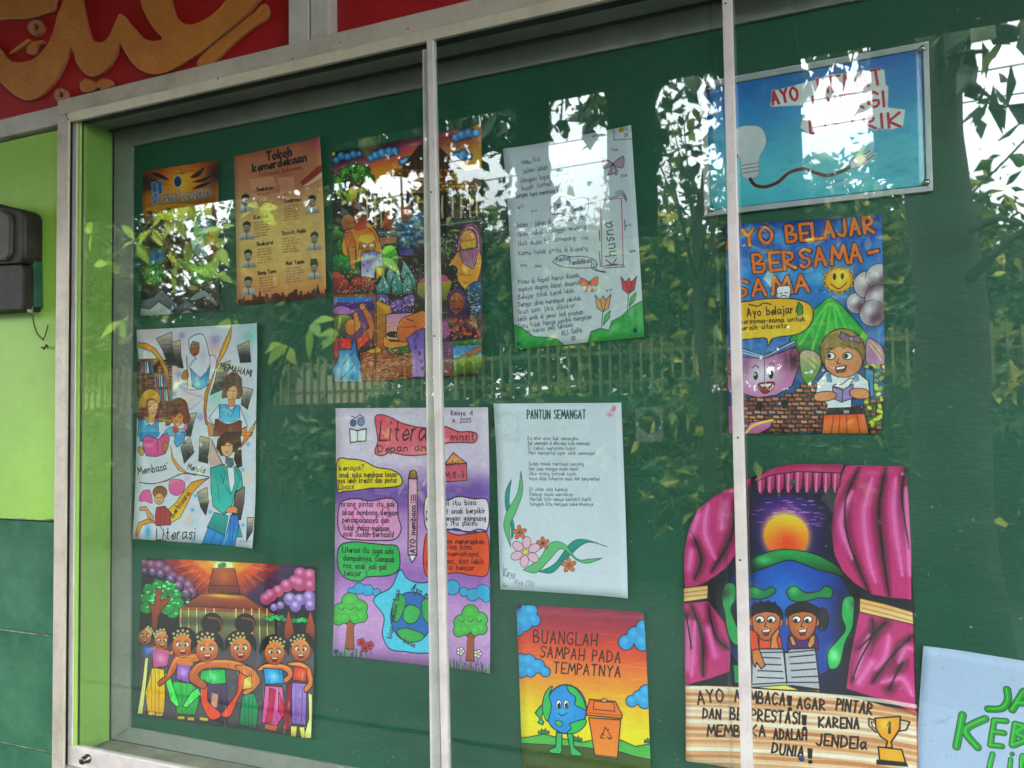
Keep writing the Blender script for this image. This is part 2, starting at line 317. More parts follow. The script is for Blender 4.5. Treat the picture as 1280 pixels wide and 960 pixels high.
for x in (285, 340, 385, 425, 455, 520, 640, 815, 885, 945, 1010, 1058, 1100): s.line([(x, 540), (x+random.uniform(-6, 6), 640), (x+2, 760 if x < 700 else 690)], 16, 'b08a6a'); s.line([(x-3, 540), (x-2, 740 if x < 700 else 680)], 4, 'e0c29a')
s.fill('360 780 1129 680 1129 740 480 830 360 835', '4a5a58', col2='202a2c', line='111', lw=4); s.line('365 800 1120 705', 5, '8a9a94')
s.fill('370 835 490 825 500 870 380 880', 'b06a58'); s.ell(430, 740, 40, 42, 'b4562c', col2='7a2c18'); s.fill('405 640 440 640 445 730 410 730', 'a84c28')
s.fill('780 760 1129 720 1129 960 780 960', '2c1c18')
for q in range(260): x, y = random.uniform(780, 1090), random.uniform(800, 960); s.ell(x, y, 9, 6, random.choice(['3f6a3a', '27402a', '6a7a5a', '5a4a3a', '8a8a70']), rot=random.uniform(0, 90))
# left bushes
for x, y, c in ((70, 800, '6ac23c'), (90, 890, '2f8f3a'), (60, 930, '1c6a34'), (450, 930, '7cc438')):
    s.fill([(x-55, y+50), (x-40, y-10), (x-20, y-20), (x, y-48), (x+20, y-18), (x+45, y-5), (x+58, y+50)], c, col2='12402a', curve=True, line='0a2014', lw=4)
# woman in orange leaning
s.fill('190 700 270 700 340 780 375 870 370 960 130 960 120 820', 'd8702a', col2='e8a83a', curve=True, line=K, lw=5); s.fill('190 680 260 680 280 760 200 780', '8f2424', col2='c8502c', curve=True)
s.ell(150, 725, 48, 56, 'c8843a', col2='8a4a1e', line=K, lw=4, rot=10); s.ell(220, 682, 26, 20, 'e09a3c', line=K, lw=3); s.line('250 730 330 800 360 880', 5, '7a3014', curve=True)
s.fill('120 800 170 790 200 860 210 960 150 960', 'c86c34', line=K, lw=4)
s.ell(285, 890, 58, 66, 'd88a3c', col2='a85a28', line=K, lw=4); s.ell(280, 840, 56, 30, 'f0b850')
s.ell(265, 890, 18, 14, 'f4e8d0', line=K, lw=3); s.ell(315, 885, 18, 14, 'f4e8d0', line=K, lw=3); s.ell(290, 930, 22, 14, '7a2018')
# man in blue checks
s.fill('480 700 540 680 600 660 690 650 690 910 500 920 490 830', '2f6a9a', col2='1c3c6a', line=K, lw=5)
for x in range(520, 700, 26): s.line([(x, 680), (x-6, 915)], 4, '0e2038')
for y in range(700, 920, 28): s.line([(490, y), (690, y-8)], 4, '0e2038')
for q in range(26): s.glow(random.uniform(520, 680), random.uniform(690, 900), 13, '8fd0e0', .7)
s.ell(555, 665, 42, 52, 'c87848', col2='8a4428', line=K, lw=4); s.ell(560, 615, 40, 18, '9a5a3a'); s.lines('535 655 550 650/565 650 580 652/540 690 572 690', 5, K); s.fill('480 690 520 690 540 780 490 790', '3f5a7a', line=K, lw=4)
s.fill('510 920 690 905 690 960 515 960', '5a4a8a')
# hijab woman right
s.fill('905 960 930 820 985 740 1050 740 1090 830 1095 960', '8a3a66', col2='5f2a5a', curve=True, line=K, lw=5); s.line('925 940 945 830 1000 762 1060 800 1075 930', 8, 'c890b0', curve=True)
s.ell(1000, 860, 58, 82, 'd89a4a', col2='a85c28', line=K, lw=4); s.fill('940 870 1050 850 1050 900 950 915', 'e8c060', a=.7)
s.view(410, 310, 610, 1129)
s.fill('40 0 600 0 600 330 40 330', '1d1a1c', a=.0)
s.fill('40 60 200 80 220 200 40 190', '2f9a4a', col2='143a24', curve=True); s.fill('400 0 480 0 500 130 440 150 400 110', '6ac23c', col2='1c6a3a', curve=True)
s.fill('150 0 200 0 200 150 170 150', 'd0823c', line=K, lw=4); s.fill('205 20 250 0 240 90 215 100', 'd88a44', line=K, lw=4)
s.fill('240 40 330 20 385 40 400 130 345 140 335 215 240 215', '8a7ac8', col2='d0c8e8', line=K, lw=5)
s.fill('345 140 390 135 385 190 350 225', 'e8983c', line=K, lw=4)
for x, y in ((260, 60), (300, 50), (350, 50), (290, 100), (320, 150), (285, 160), (260, 120), (370, 90)): s.fill([(x-8, y+8), (x, y-9), (x+8, y+8)], '3a2460')
def bush(p, c, d, dots='f0e8ff'):
    s.fill(p, c, col2=d, curve=True, line='140c12', lw=5); P = pts(p); a, b = P.min(0), P.max(0)
    for q in range(26): s.ell(random.uniform(a[0]+14, b[0]-14), random.uniform(a[1]+18, b[1]-8), 3.4, 3.4, dots)
bush('45 170 110 190 170 260 200 310 45 325', 'd04a38', '6a1c1c', 'ffd0c0'); bush('170 230 230 205 310 215 350 280 300 310 200 280', 'c84434', '5a1818', 'ffd0c0')
for p in ('540 85 590 150 640 250 600 300 520 200', '455 110 480 190 500 300 430 280 420 180', '400 190 445 270 445 325 350 330 345 280', '500 145 535 260 530 330 460 330 455 250', '570 180 605 250 600 330 535 330 530 260'):
    s.fill(p, '9ac8bc', col2='2c6a64', line='0c1c1c', lw=6); P = pts(p); s.line([P.min(0)+(P.max(0)-P.min(0))*[.5, .1], P.min(0)+(P.max(0)-P.min(0))*[.5, .95]], 4, '123434')
    for q in range(12): u = P.min(0)+(P.max(0)-P.min(0))*np.random.RandomState(q+int(P[0, 0])).uniform(.2, .85, 2); s.ell(u[0], u[1], 4, 4, 'dff4ee')
bush('350 330 420 330 450 370 430 410 370 380', '7a5a9a', '3a2a5a'); bush('420 415 515 360 600 430 560 460 460 455', '9a6ac0', '4a2c6a'); bush('540 350 610 330 625 390 590 420 545 390', '9a70c0', '4c3070')
s.fill('610 0 690 0 690 240 625 250', '241a14', line='4a3a24', lw=4); s.fill('640 250 690 240 800 190 860 220 885 240 850 360 800 390 690 370 640 330', 'b8a84c', col2='6a6a34', line=K, lw=4); s.fill('790 190 830 190 860 235 790 240', 'd05a8a'); s.fill('640 250 690 205 690 240', 'd05a8a')
# lower left window frame and girl in dungarees
s.fill('45 330 345 320 345 345 350 700 330 700 325 350 45 355', '8a5030', line=K, lw=4); s.fill('50 355 325 350 325 700 50 700', '5a4a8a', col2='7a3a5a')
s.fill('50 350 325 345 325 370 200 385 50 380', '2f7ac0'); s.fill('50 380 140 400 230 380 325 385 325 440 200 430 60 460', '6a3a8a', col2='3a1f5a', curve=True); s.fill('50 430 110 410 190 450 120 470 50 460', 'b070b0', curve=True)
s.fill('60 480 140 470 190 510 150 560 120 650 55 650 50 520', '8a9a4a', col2='202820', curve=True, line=K, lw=5)
s.ell(170, 560, 40, 60, 'e09450', col2='b8602c', line=K, lw=4); s.fill('185 460 215 450 240 560 200 600', 'd8803c', line=K, lw=4); s.fill('235 400 260 400 320 480 335 560 320 650 240 620 300 560', 'd07a44', line=K, lw=4); s.ell(250, 415, 20, 24, 'd88a50', line=K, lw=3)
s.fill('50 640 110 640 110 760 60 780', 'd84a2c'); s.fill('100 635 170 640 180 710 105 710', 'd83c2c', line=K, lw=4); s.fill('210 640 290 600 300 650 220 720', 'd8502c', line=K, lw=4)
s.fill('85 640 100 720 175 715 185 640 205 650 215 760 235 800 245 945 55 945 50 850 85 780', '1c5a9a', col2='4aa8d0', line=K, lw=5); s.glow(140, 820, 50, 'a8e0f0', .9, ry=90); s.lines('190 730 110 830/200 820 90 940', 4, K)
# yellow post and right girl
s.fill('350 370 450 410 460 460 415 470 415 620 420 700 360 740 350 700', 'd8a02c', col2='b0602c', line=K, lw=5)
for i in range(9): s.line([(360+i*6, 400+i*6), (358+i*6, 700)], 2.5, '7a4a18')
s.fill('420 470 610 460 610 660 420 640', 'd090b8', col2='e8b070'); s.ell(470, 610, 50, 22, '2a1a1c')
s.fill('400 620 450 660 570 660 570 690 440 710 400 690', 'e08a34', line=K, lw=4); s.fill('430 710 600 690 600 760 440 760', '2f7a3a', col2='1c3a24')
s.fill('500 560 530 500 600 470 690 450 690 580 560 660 500 640', 'e0823c', col2='c86434', curve=True, line=K, lw=5); s.lines('520 560 630 555/560 500 620 520', 5, '5a2414')
s.fill('560 640 640 580 690 560 690 910 600 910 590 720', '6a4aa0', col2='b898d8', line=K, lw=5)
for x, y in ((620, 650), (655, 740), (640, 620), (665, 800), (672, 850), (625, 700)): s.ell(x, y, 9, 14, '6a4aa0', line='2a1a4a', lw=3)
# glass reflection of roof tiles painted in, browned (lower middle), panes
s.fill('240 720 400 700 440 760 600 770 600 920 240 945', 'a85a3a', col2='8a4a34', curve=False)
for q in range(420):
    x, y = random.uniform(240, 590), random.uniform(715, 930); a = random.uniform(-.5, .2); s.line([(x, y), (x+22*math.cos(a), y+22*math.sin(a))], 4, random.choice(['c88860', 'a8502c', '8a4a3a', '6a3020', 'd8a070', '4a241c']))
s.ell(330, 720, 55, 24, 'd8a030', line=K, lw=4); s.fill('215 730 330 690 350 705 230 745', '2a1c14')
s.lines('250 720 250 940/340 700 340 940', 8, '3a241c')
# right column
s.fill('860 130 900 60 940 20 1050 10 1095 90 1050 270 990 300 930 240 900 130', 'd88a3c', col2='e8a848', curve=True, line=K, lw=5); s.fill('930 30 1070 0 1050 110 1030 150 960 110', 'a05a8a', col2='d8a8c8', line=K, lw=4)
for i in range(6): s.line([(950+i*20, 40), (975+i*12, 130)], 4, '5a2444')
s.lines('930 180 990 200 1040 180/960 240 1000 250', 4, '8a4a1c')
bush('980 300 1040 240 1095 260 1095 400 1000 380', '2f6a8a', '102c40'); bush('1000 420 1050 380 1095 400 1095 470 1010 470', '2f5a8a', '102040'); s.ell(890, 160, 34, 36, '1f3c40')
s.fill('845 500 850 350 900 290 960 300 985 380 975 510', '5a3a7a', col2='3f2450', curve=True, line=K, lw=5); s.ell(915, 390, 52, 78, 'b8743c', col2='7a3a28', line=K, lw=4); s.lines('880 380 905 375/930 375 955 380/890 430 940 432', 5, K)
s.fill('800 480 1095 470 1095 660 800 660', '5a2c48', col2='3a1c2c'); s.fill('805 530 845 520 865 600 830 640 805 610', '9a5a8a', curve=True)
for q in range(60): s.ell(random.uniform(860, 1090), random.uniform(500, 650), 16, 10, random.choice(['8a2c2c', '5a1f3a', 'a84a3a', '2a1420']), rot=random.uniform(0, 180))
s.fill('880 660 1095 640 1095 690 880 690', '3f7a3a', col2='2a5a2c'); s.fill('885 690 1090 680 1095 780 890 780', '3a7aa8', col2='5aa0c8', line=K, lw=4); s.fill('920 780 1090 680 1095 720 1010 790', '8a5a34', line=K, lw=3); s.fill('890 790 1095 750 1095 880 890 890', '8aa03c', col2='3a5a24')
s.fill('800 660 885 660 885 900 800 905', '6a4470', col2='8a5a50'); s.view(410, 150, 610, 1129)
for q in range(420):
    x, y = random.uniform(40, 1090), random.uniform(480, 1780); c_ = random.choice(['120c10', '120c10', 'f6dca0', 'ffb060', '7ad0c0', '2a1420']); s.line([(x, y), (x+random.uniform(-16, 16), y+random.uniform(-16, 22))], random.uniform(2, 7), c_, a=random.uniform(.2, .55), taper=True)
for q in range(260): s.ell(random.uniform(40, 1090), random.uniform(900, 1800), 3, 3, random.choice(['f8f0e0', 'd8f0e8', 'ffe0b0']))
s.grain(.12, .09); ART['market'] = s
# 4 ---------------------------------------------------------------- handwritten pantun sheet
c4 = [(632, 188.5), (790, 157.8), (806.6, 421.5), (645.8, 437)]
s = Art(c4, 'c3ccd4'); s.view(620, 140, 820, 619)
IK = '454954'
L4 = [('~~ Ilo', 105, 205, 175, 190), ('Jalan-jalan ke pasar', 108, 242, 290, 205), ('jangan lupa membeli', 100, 275, 290, 245), ('buah tomat datang', 105, 305, 300, 270), ('jangan lupa membaca buku', 82, 335, 272, 308),
 ('Jalan - jalan dipinggir empang', 82, 448, 352, 418), ('ikan bakal dipinggir empang', 92, 484, 352, 452), ('Hati siapa tak dimabang', 92, 520, 310, 495), ('Kamu tolak pintu di kupang', 92, 556, 358, 535),
 ('Pisau di dapat harus diasah.', 92, 668, 330, 640), ('supaya daging dapat dimasak', 92, 696, 330, 668), ('Belajar tidak kenal lelah.', 92, 727, 310, 698), ('Dengan akan mendapat sekolah.', 92, 755, 335, 728), ('Ikan asin jika dibakar', 92, 783, 310, 755), ('lebih enak di jemur jadi pisahan', 92, 810, 340, 782), ('Guru tidak hanya pandai mengajar', 92, 838, 375, 800), ('tetapi harus jadi teladan', 92, 862, 300, 830)]
for t, a, b, c, d in L4: s.text(t, (a, b), (c, d), 18, 2.1, IK, jit=.1)
s.text('ALI Safa', (258, 866), (335, 850), 18, 2.6, IK); s.text('28', (295, 884), (312, 880), 14, 2.4, IK)
s.line('212 378 230 335 270 330 300 342 330 332 360 345 350 400 290 408 250 395 222 398 212 378', 3, IK, curve=True); s.text('Pantun', (230, 378), (290, 362), 26, 3.2, IK); s.text('jenaka', (300, 388), (352, 374), 18, 2.6, IK)
s.line('222 582 250 558 300 562 340 560 385 575 388 600 330 605 260 600 222 582', 3, IK, curve=True); s.text('Pantun', (238, 582), (292, 572), 18, 2.6, IK); s.text('Pendidikan', (288, 594), (372, 582), 18, 2.8, IK)
s.lines('408 350 412 600/488 335 495 600/412 598 495 592/420 345 486 335', 3.5, 'b05560'); s.lines('402 460 404 500/402 540 406 600/500 420 502 460/400 345 470 330/420 605 500 600', 3, IK)
s.text('Khusna', (470, 590), (452, 425), 42, 4, '50525e', jit=.04)
for t in (0, 8, 16): s.line([(390-t, 590-t), (392-t, 612-t*.2), (425, 618+t*.3)], 2.5, IK, curve=True); s.line([(465, 315+t), (490, 308+t), (508, 335+t)], 2.5, IK, curve=True)
for x, y in ((130, 200), (390, 95), (465, 150), (500, 250), (422, 285), (100, 370), (150, 385), (348, 490), (515, 440), (532, 540), (112, 595), (168, 598), (385, 692), (440, 690), (408, 112), (458, 240)):
    s.text(random.choice(['~Il', 'Ilo', 'vv', 'Iso']), (x-12, y+6), (x+12, y+2), 12, 2, IK, jit=.1)
def bow(x, y, r, c):
    s.fill([(x, y), (x-r, y-r*.6), (x-r*.9, y+r*.4)], c, line=IK, lw=2.5, curve=True); s.fill([(x, y), (x+r, y-r*.75), (x+r*.95, y+r*.35)], c, line=IK, lw=2.5, curve=True)
    s.fill([(x-4, y), (x-r*.5, y+r*1.1), (x-r*.1, y+r*.9), (x, y+4)], c, line=IK, lw=2); s.fill([(x+2, y), (x+r*.3, y+r*1.1), (x+r*.5, y+r*.7)], c, line=IK, lw=2); s.ell(x, y, 6, 6, '7a4450')
bow(455, 205, 40, 'a890a0'); bow(362, 662, 32, 'd4705c')
s.fill('72 822 110 840 150 870 200 872 240 880 270 905 270 960 60 960', '3f9a55', line='1c4a2c', lw=3, curve=False); s.fill('360 888 370 850 405 838 440 845 450 810 490 790 520 760 580 725 600 960 355 960', '3f9a55', line='1c4a2c', lw=3)
for q in range(120): x = random.uniform(80, 570); y = random.uniform(800, 915); s.line([(x, y), (x+14, y-9)], 5, '5cb468', a=.35) if (x < 260 and y > 860+ (x-100)*.15) or (x > 380 and y > 900-(x-360)*.62) else None
for x, y, c in ((515, 680, 'd0505a'), (415, 750, 'd8a070')):
    s.fill([(x-30, y-42), (x-12, y-20), (x+2, y-38), (x+10, y-20), (x+32, y-44), (x+22, y+10), (x, y+24), (x-22, y+8)], c, line=IK, lw=3); s.line([(x-8, y-18), (x+2, y+20), (x+14, y-18)], 2.5, IK, curve=True)
    s.line([(x, y+24), (x-4, y+85)], 3.5, '3a7a4a'); s.fill([(x+2, y+76), (x+8, y+40), (x+30, y+18), (x+26, y+48)], '58a868', line=IK, lw=2.5)
s.lines('458 70 460 112 530 108', 2.5, IK); s.text('Ali', (488, 80), (515, 74), 14, 2, IK); s.text('28', (500, 100), (514, 98), 12, 2, IK)
s.grain(.025, .02); ART['pantun_hand'] = s
# 5 ---------------------------------------------------------------- save electricity sign (the print inside its frame)
c5 = [(876.3, 104.3), (1160.3, 53.2), (1166, 238.8), (881, 271)]
s = Art(c5, 'c9ced2', pad=.001); s.view(860, 20, 1200, 1209)
s.fill('72 322 1050 143 1062 755 92 868', '2268a6', col2=['2f80bc', '48a2c2', '5cb6c2', '4aaabc'], g=[(600, 200), (640, 830)], line='28507a', lw=4)
for q in range(160):
    x, y = random.uniform(90, 1040), random.uniform(180, 840); s.glow(x, y, random.uniform(10, 50), random.choice(['1a62a8', '56b4c4', '1f86b8', '3a9ac8']), .22, ry=random.uniform(6, 18))
RD = 'a8243c'
s.fill('366 400 385 335 480 312 560 290 640 265 780 250 872 243 878 310 890 318 888 410 965 420 955 495 905 508 820 500 700 520 560 545 500 500 520 400 372 408', 'd9dcdc', line='8aa0b8', lw=2)
for t, a, b, h in (('AYO', (378, 398), (495, 375), 58), ('HEMAT', (585, 350), (868, 305), 66), ('ENERGI', (560, 430), (880, 405), 66), ('LISTRIK', (545, 525), (952, 495), 62)): s.text(t, a, b, h, 15, 'e9dede'); s.text(t, a, b, h, 11, RD, jit=.0)
s.fill('205 530 225 500 275 490 325 500 348 545 342 590 320 632 316 700 300 722 255 726 238 700 232 640 210 600', 'ccd2d2', curve=True, line='7c8a92', lw=3, col2='b4bcc0')
s.lines('205 520 212 560 204 600 222 628', 9, '5a2434', curve=True); s.lines('240 668 316 655/240 684 318 672/243 702 314 690', 3, '6a5058')
s.line('278 728 300 755 345 762 400 742 450 700 510 684 560 698 620 712 680 695 725 672', 20, '9fa2a0', curve=True); s.line('278 728 300 755 345 762 400 742 450 700 510 684 560 698 620 712 680 695 725 672', 15, '3f2c28', curve=True)
s.fill('720 650 775 612 800 650 790 665 725 682', 'd8d4d4', line='8a8088', lw=2); s.lines('780 620 812 602/795 645 830 620', 14, 'd8d4d4'); s.lines('780 620 812 602/795 645 830 620', 5, '5a3038')
s.grain(.05, .03); ART['electric'] = s
# 6 ---------------------------------------------------------------- let us study together
c6 = [(907.5, 282.5), (1101.5, 270), (1101, 541.5), (912, 542)]
s = Art(c6, '2a5a8a'); s.view(890, 250, 1130, 743)
s.fill('40 60 680 40 680 560 40 600', '1c3f86', col2=['2a6fc0', '3f93d0', '2a70b0'], g=[(370, 80), (370, 420)])
for q in range(150): s.glow(random.uniform(50, 660), random.uniform(80, 400), random.uniform(8, 34), random.choice(['1a3f8a', '5fb0e0', '2a6ab8', '16306a', '7ac4e8']), .4)
def fat(t, a, b, h, c='d8743c', w=12): s.text(t, a, b, h, w+7, '1a1420', jit=.02); s.text(t, a, b, h, w, c, jit=0)
_st = _rs.get_state()
fat('AYO', (62, 190), (242, 165), 62); fat('BELAJAR', (292, 165), (632, 128), 62); fat('BERSAMA', (165, 282), (585, 238), 68); s.fill('598 200 645 190 650 205 602 218', 'd8743c', line='1a1420', lw=4); fat('SAMA', (95, 378), (382, 352), 62)
s.ell(490, 310, 56, 48, 'e8a82c', line='6a3a10', lw=3)
for t in range(14): a = t/14*6.28; s.fill([(490+50*math.cos(a-.15), 312+44*math.sin(a-.15)), (490+68*math.cos(a), 312+58*math.sin(a)), (490+50*math.cos(a+.15), 312+44*math.sin(a+.15))], 'f0b030', line='6a3a10', lw=2)
s.glow(490, 305, 30, 'f8d860', .8); s.ell(474, 298, 6, 13, K); s.ell(504, 296, 6, 13, K); s.line('460 325 490 345 520 322', 3.5, K, curve=True)
s.ell(275, 370, 28, 22, 'e8ecee', line=K, lw=3, ); s.fill('250 345 258 335 300 332 306 345 300 380 255 385', 'e4e8ea', line=K, lw=3); s.lines('262 362 272 362/282 360 292 360/264 374 278 370 292 374', 3, K)
for x, y, r in ((560, 400, 40), (600, 330, 52), (645, 300, 50), (650, 390, 60), (620, 440, 50)):
    s.ell(x, y, r+3, r+3, '241a24'); s.ell(x, y, r, r, 'b8b0b8')
for x, y, r in ((560, 400, 40), (600, 330, 52), (645, 300, 50), (650, 390, 60), (620, 440, 50)): s.glow(x+r*.3, y+r*.3, r*.7, '4a2f3c', .8); s.glow(x-r*.3, y-r*.3, r*.45, 'dcd8dc', .9)
s.fill('300 540 350 480 400 420 440 385 458 378 490 395 540 450 600 520 620 640 300 640', '2f9a4a', col2=['3faa50', '1f6a34'], g=[(450, 380), (450, 620)], line='102c18', lw=4)
for a in ((450, 400, 380, 600), (460, 400, 430, 620), (470, 400, 500, 620), (480, 410, 560, 600), (440, 410, 340, 560)): s.line([(a[0], a[1]), (a[2], a[3])], 9, '7ad45a', a=.6, taper=True)
s.fill('105 410 150 392 230 382 320 384 378 405 392 445 375 490 330 520 260 530 232 540 215 565 208 535 130 540 105 535', 'e0a82c', curve=True, line=K, lw=4, col2='f0c840')
s.text('Ayo belajar', (138, 452), (316, 438), 32, 4, '241408'); s.text('bersama-sama untuk', (110, 480), (362, 468), 18, 3, '241408'); s.text('meraih cita-cita', (102, 506), (292, 494), 18, 3, '241408')
s.fill('325 430 335 395 350 410 352 440 335 448', '3f8a4a', line=K, lw=3); s.line('145 405 180 412 200 400 230 405', 4, K, curve=True)
s.fill('55 560 110 570 200 605 205 640 60 620', '2f70b0', line=K, lw=3); s.fill('205 605 300 550 325 545 325 575 210 640', '3a6aa0', line=K, lw=3)
s.lines('60 575 200 612/70 565 200 605/205 607 320 548', 3, 'dfe6ea')
s.fill('55 600 200 615 320 570 345 600 340 640 310 720 250 755 180 765 100 745 55 735', 'a85a8a', line=K, lw=4, col2='c080a8')
s.glow(190, 670, 80, 'd8cce0', 1, ry=60); s.glow(100, 640, 50, '4a1c44', .5); s.glow(320, 620, 40, '3a1430', .9)
s.ell(170, 680, 9, 16, K); s.ell(229, 676, 9, 16, K); s.ell(167, 675, 3, 5, 'fff'); s.ell(226, 671, 3, 5, 'fff'); s.lines('158 650 170 640 182 650/218 642 232 632 242 642', 3, K, curve=True)
s.fill('180 712 240 705 232 735 200 748', '8a1c2c', line=K, lw=3, curve=True); s.fill('186 714 232 710 225 720 195 722', 'f4f0ee'); s.lines('203 620 205 740', 2, '3a2030'); s.line('60 670 110 690', 4, K)
for i in range(12):
    for j in range(12):
        x = 100+j*30+(i % 2)*15+random.uniform(-3, 3); y = 712+i*17+random.uniform(-2, 2)
        if x < 430 and y < 905 and not (x < 320 and y < 755-(abs(x-190))*.1): s.fill([(x, y), (x+27, y+2), (x+28, y+15), (x+1, y+14)], random.choice(['a06a50', 'b87e62', '8a5540', 'c08c70', '7a4838']), line='2c1712', lw=3)
for i in range(8):
    for j in range(4): x = 588+j*24; y = 770+i*17; s.fill([(x, y), (x+22, y), (x+22, y+14), (x, y+14)], random.choice(['8a6a5c', '6a4c44', 'a88470']), line='2c1712', lw=3)
s.ell(186, 796, 14, 16, '241210'); s.ell(282, 790, 14, 18, '241210')
s.fill('50 790 110 800 125 830 110 905 50 905', 'b060a0', line=K, lw=3); s.fill('120 905 150 860 240 845 225 880 180 905', 'c878a8', line=K, lw=3); s.line('130 905 165 870 235 850', 8, 'e8d84a', curve=True)
s.fill('340 600 370 580 415 600 420 650 380 710 350 690', 'b8a0a0', col2='4a8a3a', curve=True, line=K, lw=3); s.fill('600 540 650 560 668 600 660 640 600 640', 'b080a8', line=K, lw=3, curve=True); s.lines('345 600 400 650/355 590 410 630/610 560 655 620/620 550 660 600', 4, 'd8c84a')
for q in range(80): s.ell(random.uniform(595, 670), random.uniform(640, 880), 10, 7, random.choice(['b8c83c', '4a6a2c', '2f4420', 'd8d840', '6a5a44', '8aa04a']), rot=random.uniform(0, 180))
s.fill('590 650 625 660 625 760 600 765', '4a8ab0', line=K, lw=3)
s.fill('418 690 395 770 470 780 450 720', 'd08a5c', line=K, lw=3); s.fill('440 665 500 670 560 665 605 700 612 765 540 770 540 800 585 795 580 815 440 815 445 790 400 750 410 700', 'dfe6f0', line=K, lw=4); s.fill('440 672 460 668 465 705 445 705', '5a8aa8'); s.fill('545 668 563 664 570 700 552 705', '5a8aa8')
s.fill('448 805 578 800 580 828 440 832', '3a2c2c', line=K, lw=2); s.fill('508 812 532 811 532 828 508 829', '9aa0a4', line=K, lw=2)
s.fill('432 830 590 825 608 905 425 905', 'd8602c', col2='e88a50', line=K, lw=4); s.lines('470 832 462 900/520 830 522 900/560 830 572 900/495 832 490 900', 3, '8a2f14')
s.ell(505, 590, 88, 92, '9a8450', line=K, lw=4, col2='6a5a34'); s.glow(500, 540, 50, 'c8b478', .8, ry=30)
s.ell(508, 625, 74, 62, 'd89a74', line=K, lw=3, col2='c07a54'); s.fill('425 600 440 560 500 570 560 560 590 600 580 540 520 515 450 520 420 560', '8a7444')
for x in (458, 524): s.ell(x, 604, 18, 14, 'f4f4f4', line=K, lw=3); s.ell(x-6, 604, 8, 9, '241c18')
s.lines('440 580 455 572 472 578/505 575 525 568 545 578/490 615 484 632 496 634', 3, K); s.fill('476 648 520 640 514 664 484 668', '7a2020', line=K, lw=3); s.fill('480 649 515 643 510 652 484 656', 'fff')
s.fill('500 510 535 530 570 525 575 555 540 545 510 545 490 530', '8a6a8a', line=K, lw=3); s.ell(538, 538, 8, 8, 'b090b0', line=K)
s.fill('470 720 520 735 550 690 530 690 505 712 470 715', 'f0f0f4', line=K, lw=3); s.fill('466 722 505 735 545 712 548 765 500 782 470 768', '9a88c0', line=K, lw=3); s.line('505 735 503 778', 3, K)
s.fill('398 750 440 740 475 745 478 765 440 778 400 775', 'd8946a', line=K, lw=3, curve=True); s.fill('535 735 560 728 600 735 605 765 560 768 535 755', 'd8946a', line=K, lw=3, curve=True)
s.grain(.06, .05); ART['study'] = s
# 7 ---------------------------------------------------------------- white watercolour literacy poster
c7 = [(176.3, 412.8), (325, 404.5), (321.2, 684.5), (171.2, 672.8)]
s = Art(c7, 'cdd0dc'); s.view(165, 400, 335, 1126)
for x, y, r, c, a in ((160, 130, 70, 'd8a8a8', .6), (1000, 130, 90, '7ac4b4', .7), (560, 500, 90, 'cdb0d8', .5), (690, 240, 60, 'd8a8a0', .7), (480, 640, 70, 'e8b8a8', .6), (720, 640, 90, '88c8b8', .8), (900, 620, 60, '9ad0c4', .6), (370, 420, 50, 'd8a0a0', .6), (940, 800, 70, '9accc4', .5), (400, 200, 60, 'd8b0b0', .6)): s.glow(x, y, r, c, a)
for x, y, r in ((705, 165, 42), (430, 130, 26), (360, 610, 22), (575, 800, 30), (400, 450, 26)): s.glow(x, y, r, '7a6ab0', .7); s.glow(x+8, y-6, r*.4, 'b0a0d0', .8)
s.line('380 430 420 560 520 620 600 640 520 720 480 740', 18, 'a890c8', curve=True, a=.5)
def sheet(p, lw=5, hl='e0b890', ink=8):
    P = pts(p); s.fill(P, 'd8bc9c', col2=['8a8684', '3a3a40', '2a2a30'], line=K, lw=lw)
    a, b = P.min(0), P.max(0)
    for i in range(4): y = a[1]+(b[1]-a[1])*(.25+i*.13); s.line([(a[0]+(b[0]-a[0])*.3, y), (a[0]+(b[0]-a[0])*.75, y-4)], 2.5, '3a3434')
s.fill('70 235 130 230 250 300 320 440 325 740 310 820 60 820', '7a4a3a'); s.fill('75 225 140 232 220 300 215 320 80 325', 'd4d6e0')
for y in range(330, 830, 26):
    for x in range(70, 320, 40): s.fill([(x, y), (x+36, y+2), (x+36, y+22), (x, y+20)], random.choice(['8a4a3a', '6a3428', '9a5a44', '5a2c24']), line='3a1c18', lw=3)
for x0, y0 in ((90, 345), (200, 455), (240, 575)):
    for i in range(6): x = x0+i*17; s.fill([(x, y0), (x+12, y0-4), (x+18, y0+95), (x+4, y0+98)], ['4a8ab8', 'c8506a', '5aa89a', 'c8c8d0', '6a5aa8', '3a9a8a'][i], line=K, lw=3)
s.fill('80 190 150 195 215 240 270 320 315 420 328 560 328 680 305 560 290 450 240 330 180 260 80 228', 'd89a34', col2='8a4a24', curve=False, line=K, lw=5)
sheet('220 155 345 100 350 200 385 380 310 370 270 250'); sheet('345 190 415 165 420 290 440 400 390 390 365 300'); sheet('885 215 985 175 1003 350 910 355'); sheet('935 555 1022 575 1000 650 975 740 920 700'); sheet('725 370 830 335 800 440 800 560 660 620 700 500'); sheet('480 780 548 768 520 860 500 960 440 960')
s.fill('838 50 832 150 790 260 735 355 700 420 670 520 640 620 625 760 640 870 620 860 605 740 615 600 660 500 715 350 760 220', 'd89a34', col2='b8642c', line=K, lw=5, curve=False); s.line('820 130 780 240 730 350', 8, 'f0d070', curve=True, a=.8)
